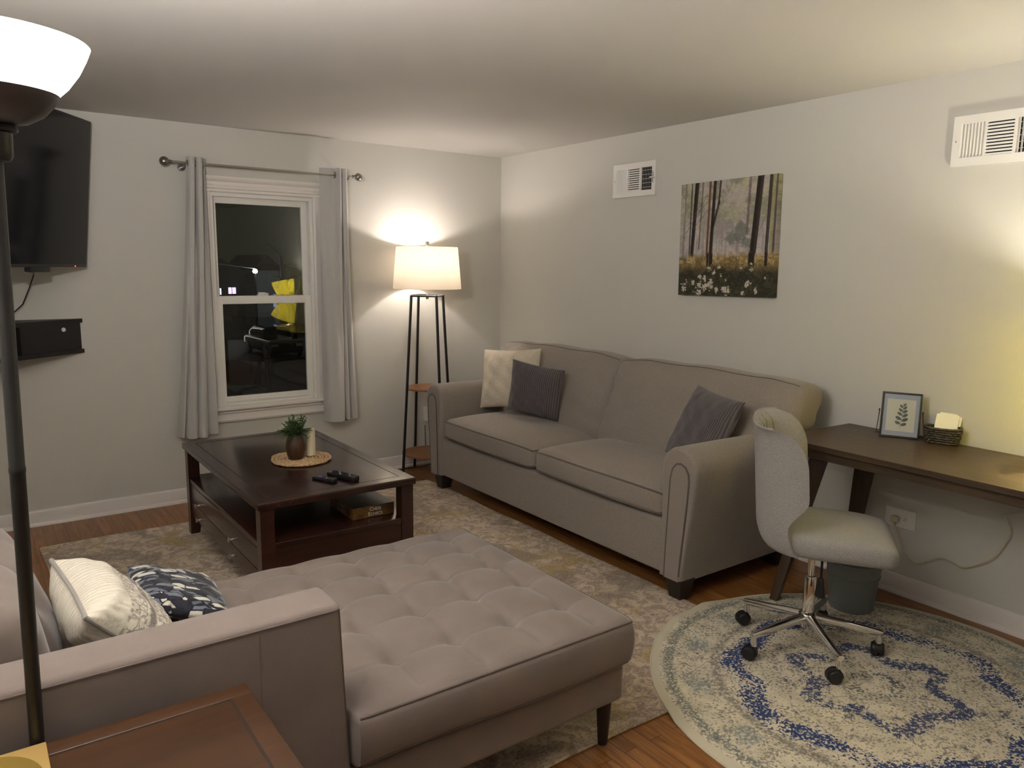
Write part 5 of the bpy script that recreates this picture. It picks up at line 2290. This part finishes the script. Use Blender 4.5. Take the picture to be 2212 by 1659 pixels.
brick = NT('night_brick')
bk_ = brick.n('ShaderNodeTexBrick')
brick.l(brick.mapping(brick.obj(), rot=(PI / 2, 0, 0), scale=(1.2, 1.2, 1.2)), bk_.inputs[0])
bk_.inputs['Color1'].default_value = (.16, .18, .17, 1)
bk_.inputs['Color2'].default_value = (.24, .26, .25, 1)
bk_.inputs['Mortar'].default_value = (.06, .07, .07, 1)
brick.bsdf(bk_.outputs['Color'], .9)
dark = plain('night_wall', (.006, .0065, .006), .95, spec=.05)
house(11.5, 13.0, 43.5, 1.1, brick.m, 'pale brick house lit by the street lamp outside', [(12.6, 12.8, -1.2, -.4, emit('dim_window', (.6, .7, 1), .15))])
house(7.2, 10.2, 41.5, .9, dark, 'dark house with violet lit windows across the street', [(8.55, 8.72, -.30, .10, emit('violet_window', (.45, .38, 1), 1.6)), (8.78, 8.86, -.30, .08, emit('violet_window_b', (.5, .55, 1), 1.0)), (9.28, 9.45, -.25, .12, emit('violet_window_c', (.5, .3, 1), 2.0)), (9.50, 9.70, -.25, .12, emit('violet_window_d', (.5, .3, 1), 1.6))])
house(3.7, 4.6, 25.0, -.08, dark, 'dark house with a cyan lit window nearer the window', [(4.22, 4.42, -.66, -.15, emit('cyan_window', (.35, .75, 1), 1.8)), (3.98, 4.12, -.66, -.25, emit('cyan_window_b', (.35, .6, .8), .9))], rh=.25)
sl = empty('street_lamp', (10.43, 40, GZ), 'bright blue-white street lamp seen through the window', 'street lamp')
b = MB()
b.cyl((10.43, 40, GZ), (10.43, 40, 1.15), .07, .05, 10)
build('post', b, dark, sl)
b = MB()
b.lathe([(0, -.13), (.10, -.10), (.14, 0), (.10, .10), (0, .13)], c=(10.43, 40, 1.1), seg=16)
build('lamp_head', b, emit('street_lamp_glow', (.72, .86, 1), 30), sl)
b = MB()
b.tube([(10.43, 40, 1.25), (8.9, 39.6, 1.42), (7.8, 39.2, 1.55)], .012, 6)
build('cable_span', b, plain('night_cable', (.2, .2, .2), .5), sl)
tree = empty('bare_tree', (12.6, 39.5, GZ), 'bare dark tree beside the street lamp outside', 'tree')
b = MB()
b.tube([(12.0, 38.5, GZ), (11.95, 38.5, -1.2), (11.6, 38.5, .5), (11.4, 38.4, 2.0)], [.28, .22, .16, .06], 10)
b.tube([(12.0, 38.5, -1.9), (12.5, 38.6, -.2), (12.9, 38.5, 1.0), (13.1, 38.5, 2.4)], [.22, .2, .14, .05], 10)
for k in range(26):
    t = random.random()
    p = Vector((lerp(11.95, 11.4, t), 38.5, lerp(-1.2, 2.0, t))) if k % 2 else Vector((lerp(12.3, 13.1, t), 38.5, lerp(-.8, 2.4, t)))
    d = Vector((random.uniform(-1, 1), random.uniform(-.4, .4), random.uniform(-.1, .8)))
    q = p + d * random.uniform(.6, 1.4)
    b.tube([p, (p + q) / 2 + Vector((0, 0, .08)), q, q + Vector((d.x * .4, 0, -.15))], [.035, .025, .016, .006], 5)
build('trunk_and_branches', b, plain('night_bark', (.012, .012, .010), .9), tree)
car = empty('parked_car', (9.0, 31.5, GZ), 'dark parked car on the street outside', 'car')
cm = plain('night_car_paint', (.02, .022, .025), .12, .3)
b = MB()
b.rbox((9.0, 33.0, GZ + .58), (.85, 2.1, .32), .16, cell=.3, m=3)
build('car_body', b, cm, car, smooth=50)
b = MB()
b.rbox((9.0, 33.4, GZ + 1.12), (.72, 1.25, .32), .18, cell=.25, m=3, fn=lambda x, y, z: (x * (1 - .22 * max(0, z / .32)), y * (1 - .25 * max(0, z / .32)), z))
build('cabin', b, plain('night_car_glass', (.02, .022, .024), .04), car, smooth=50)
for s in (-1, 1):
    b = MB()
    b.rbox((9.0 + s * .6, 30.93, GZ + .66), (.17, .04, .07), .03, cell=.1)
    build('headlight', b, plain('headlight_lens', (.6, .6, .6), .1), car, smooth=50)
    for yw in (31.6, 34.4):
        b = MB()
        b.cyl((9.0 + s * .68, yw, GZ + .31), (9.0 + s * .88, yw, GZ + .31), .31, seg=20)
        build('wheel', b, M['rubber'], car)
for (x, y, z, c_, s_, lab) in ((7.35, 40, 2.15, (1, 1, 1), 6, 'tiny white distant light high in the window view'), (8.0, 40, .75, (1, .85, .5), 5, 'tiny amber distant light left of the street lamp'), (7.05, 40, .28, (1, .9, .8), 4, 'tiny pale distant light at the left window edge'), (8.1, 24, -2.05, (1, .7, .4), 7, 'small orange marker light low in the window view'), (9.0, 45, 2.3, (.9, .9, 1), 0, '')):
    if s_ == 0:
        continue
    b = MB()
    b.lathe([(0, -.055), (.05, -.03), (.055, 0), (.05, .03), (0, .055)], c=(x, y, z), seg=10)
    b.cyl((x, y + .03, GZ), (x, y + .03, z - .03), .02, seg=6)
    o = build('distant_light', b, emit('dl_%d' % int(x * 10), c_, s_), loc=(x, y, GZ))
    tag(o, lab, 'light')

# ------------------------------------------------------------------ lights
point('torchiere_light', tuple(tp(1.955)), 88, (1, .955, .91), .06)
point('floor_lamp_light', (FX, FY, 1.605), 8.2, (1, .90, .83), .03)
point('desk_lamp_light', tuple(UPB), 18, (1, .94, .82), .03)
point('desk_lamp_light_lower', tuple(LOB), 5, (1, .91, .70), .03)
point('street_light', (10.43, 39.7, 1.0), 22, (.7, .85, 1), .1)

w = bpy.data.worlds.new('night_sky')
scene.world = w
w.use_nodes = True
bg = w.node_tree.nodes['Background']
bg.inputs[0].default_value = (.030, .034, .022, 1)
bg.inputs[1].default_value = .15

vs_ = scene.view_settings
vs_.view_transform = 'Standard'
vs_.look = 'None'
vs_.exposure = 1.06
vs_.gamma = 1
vs_.use_curve_mapping = False
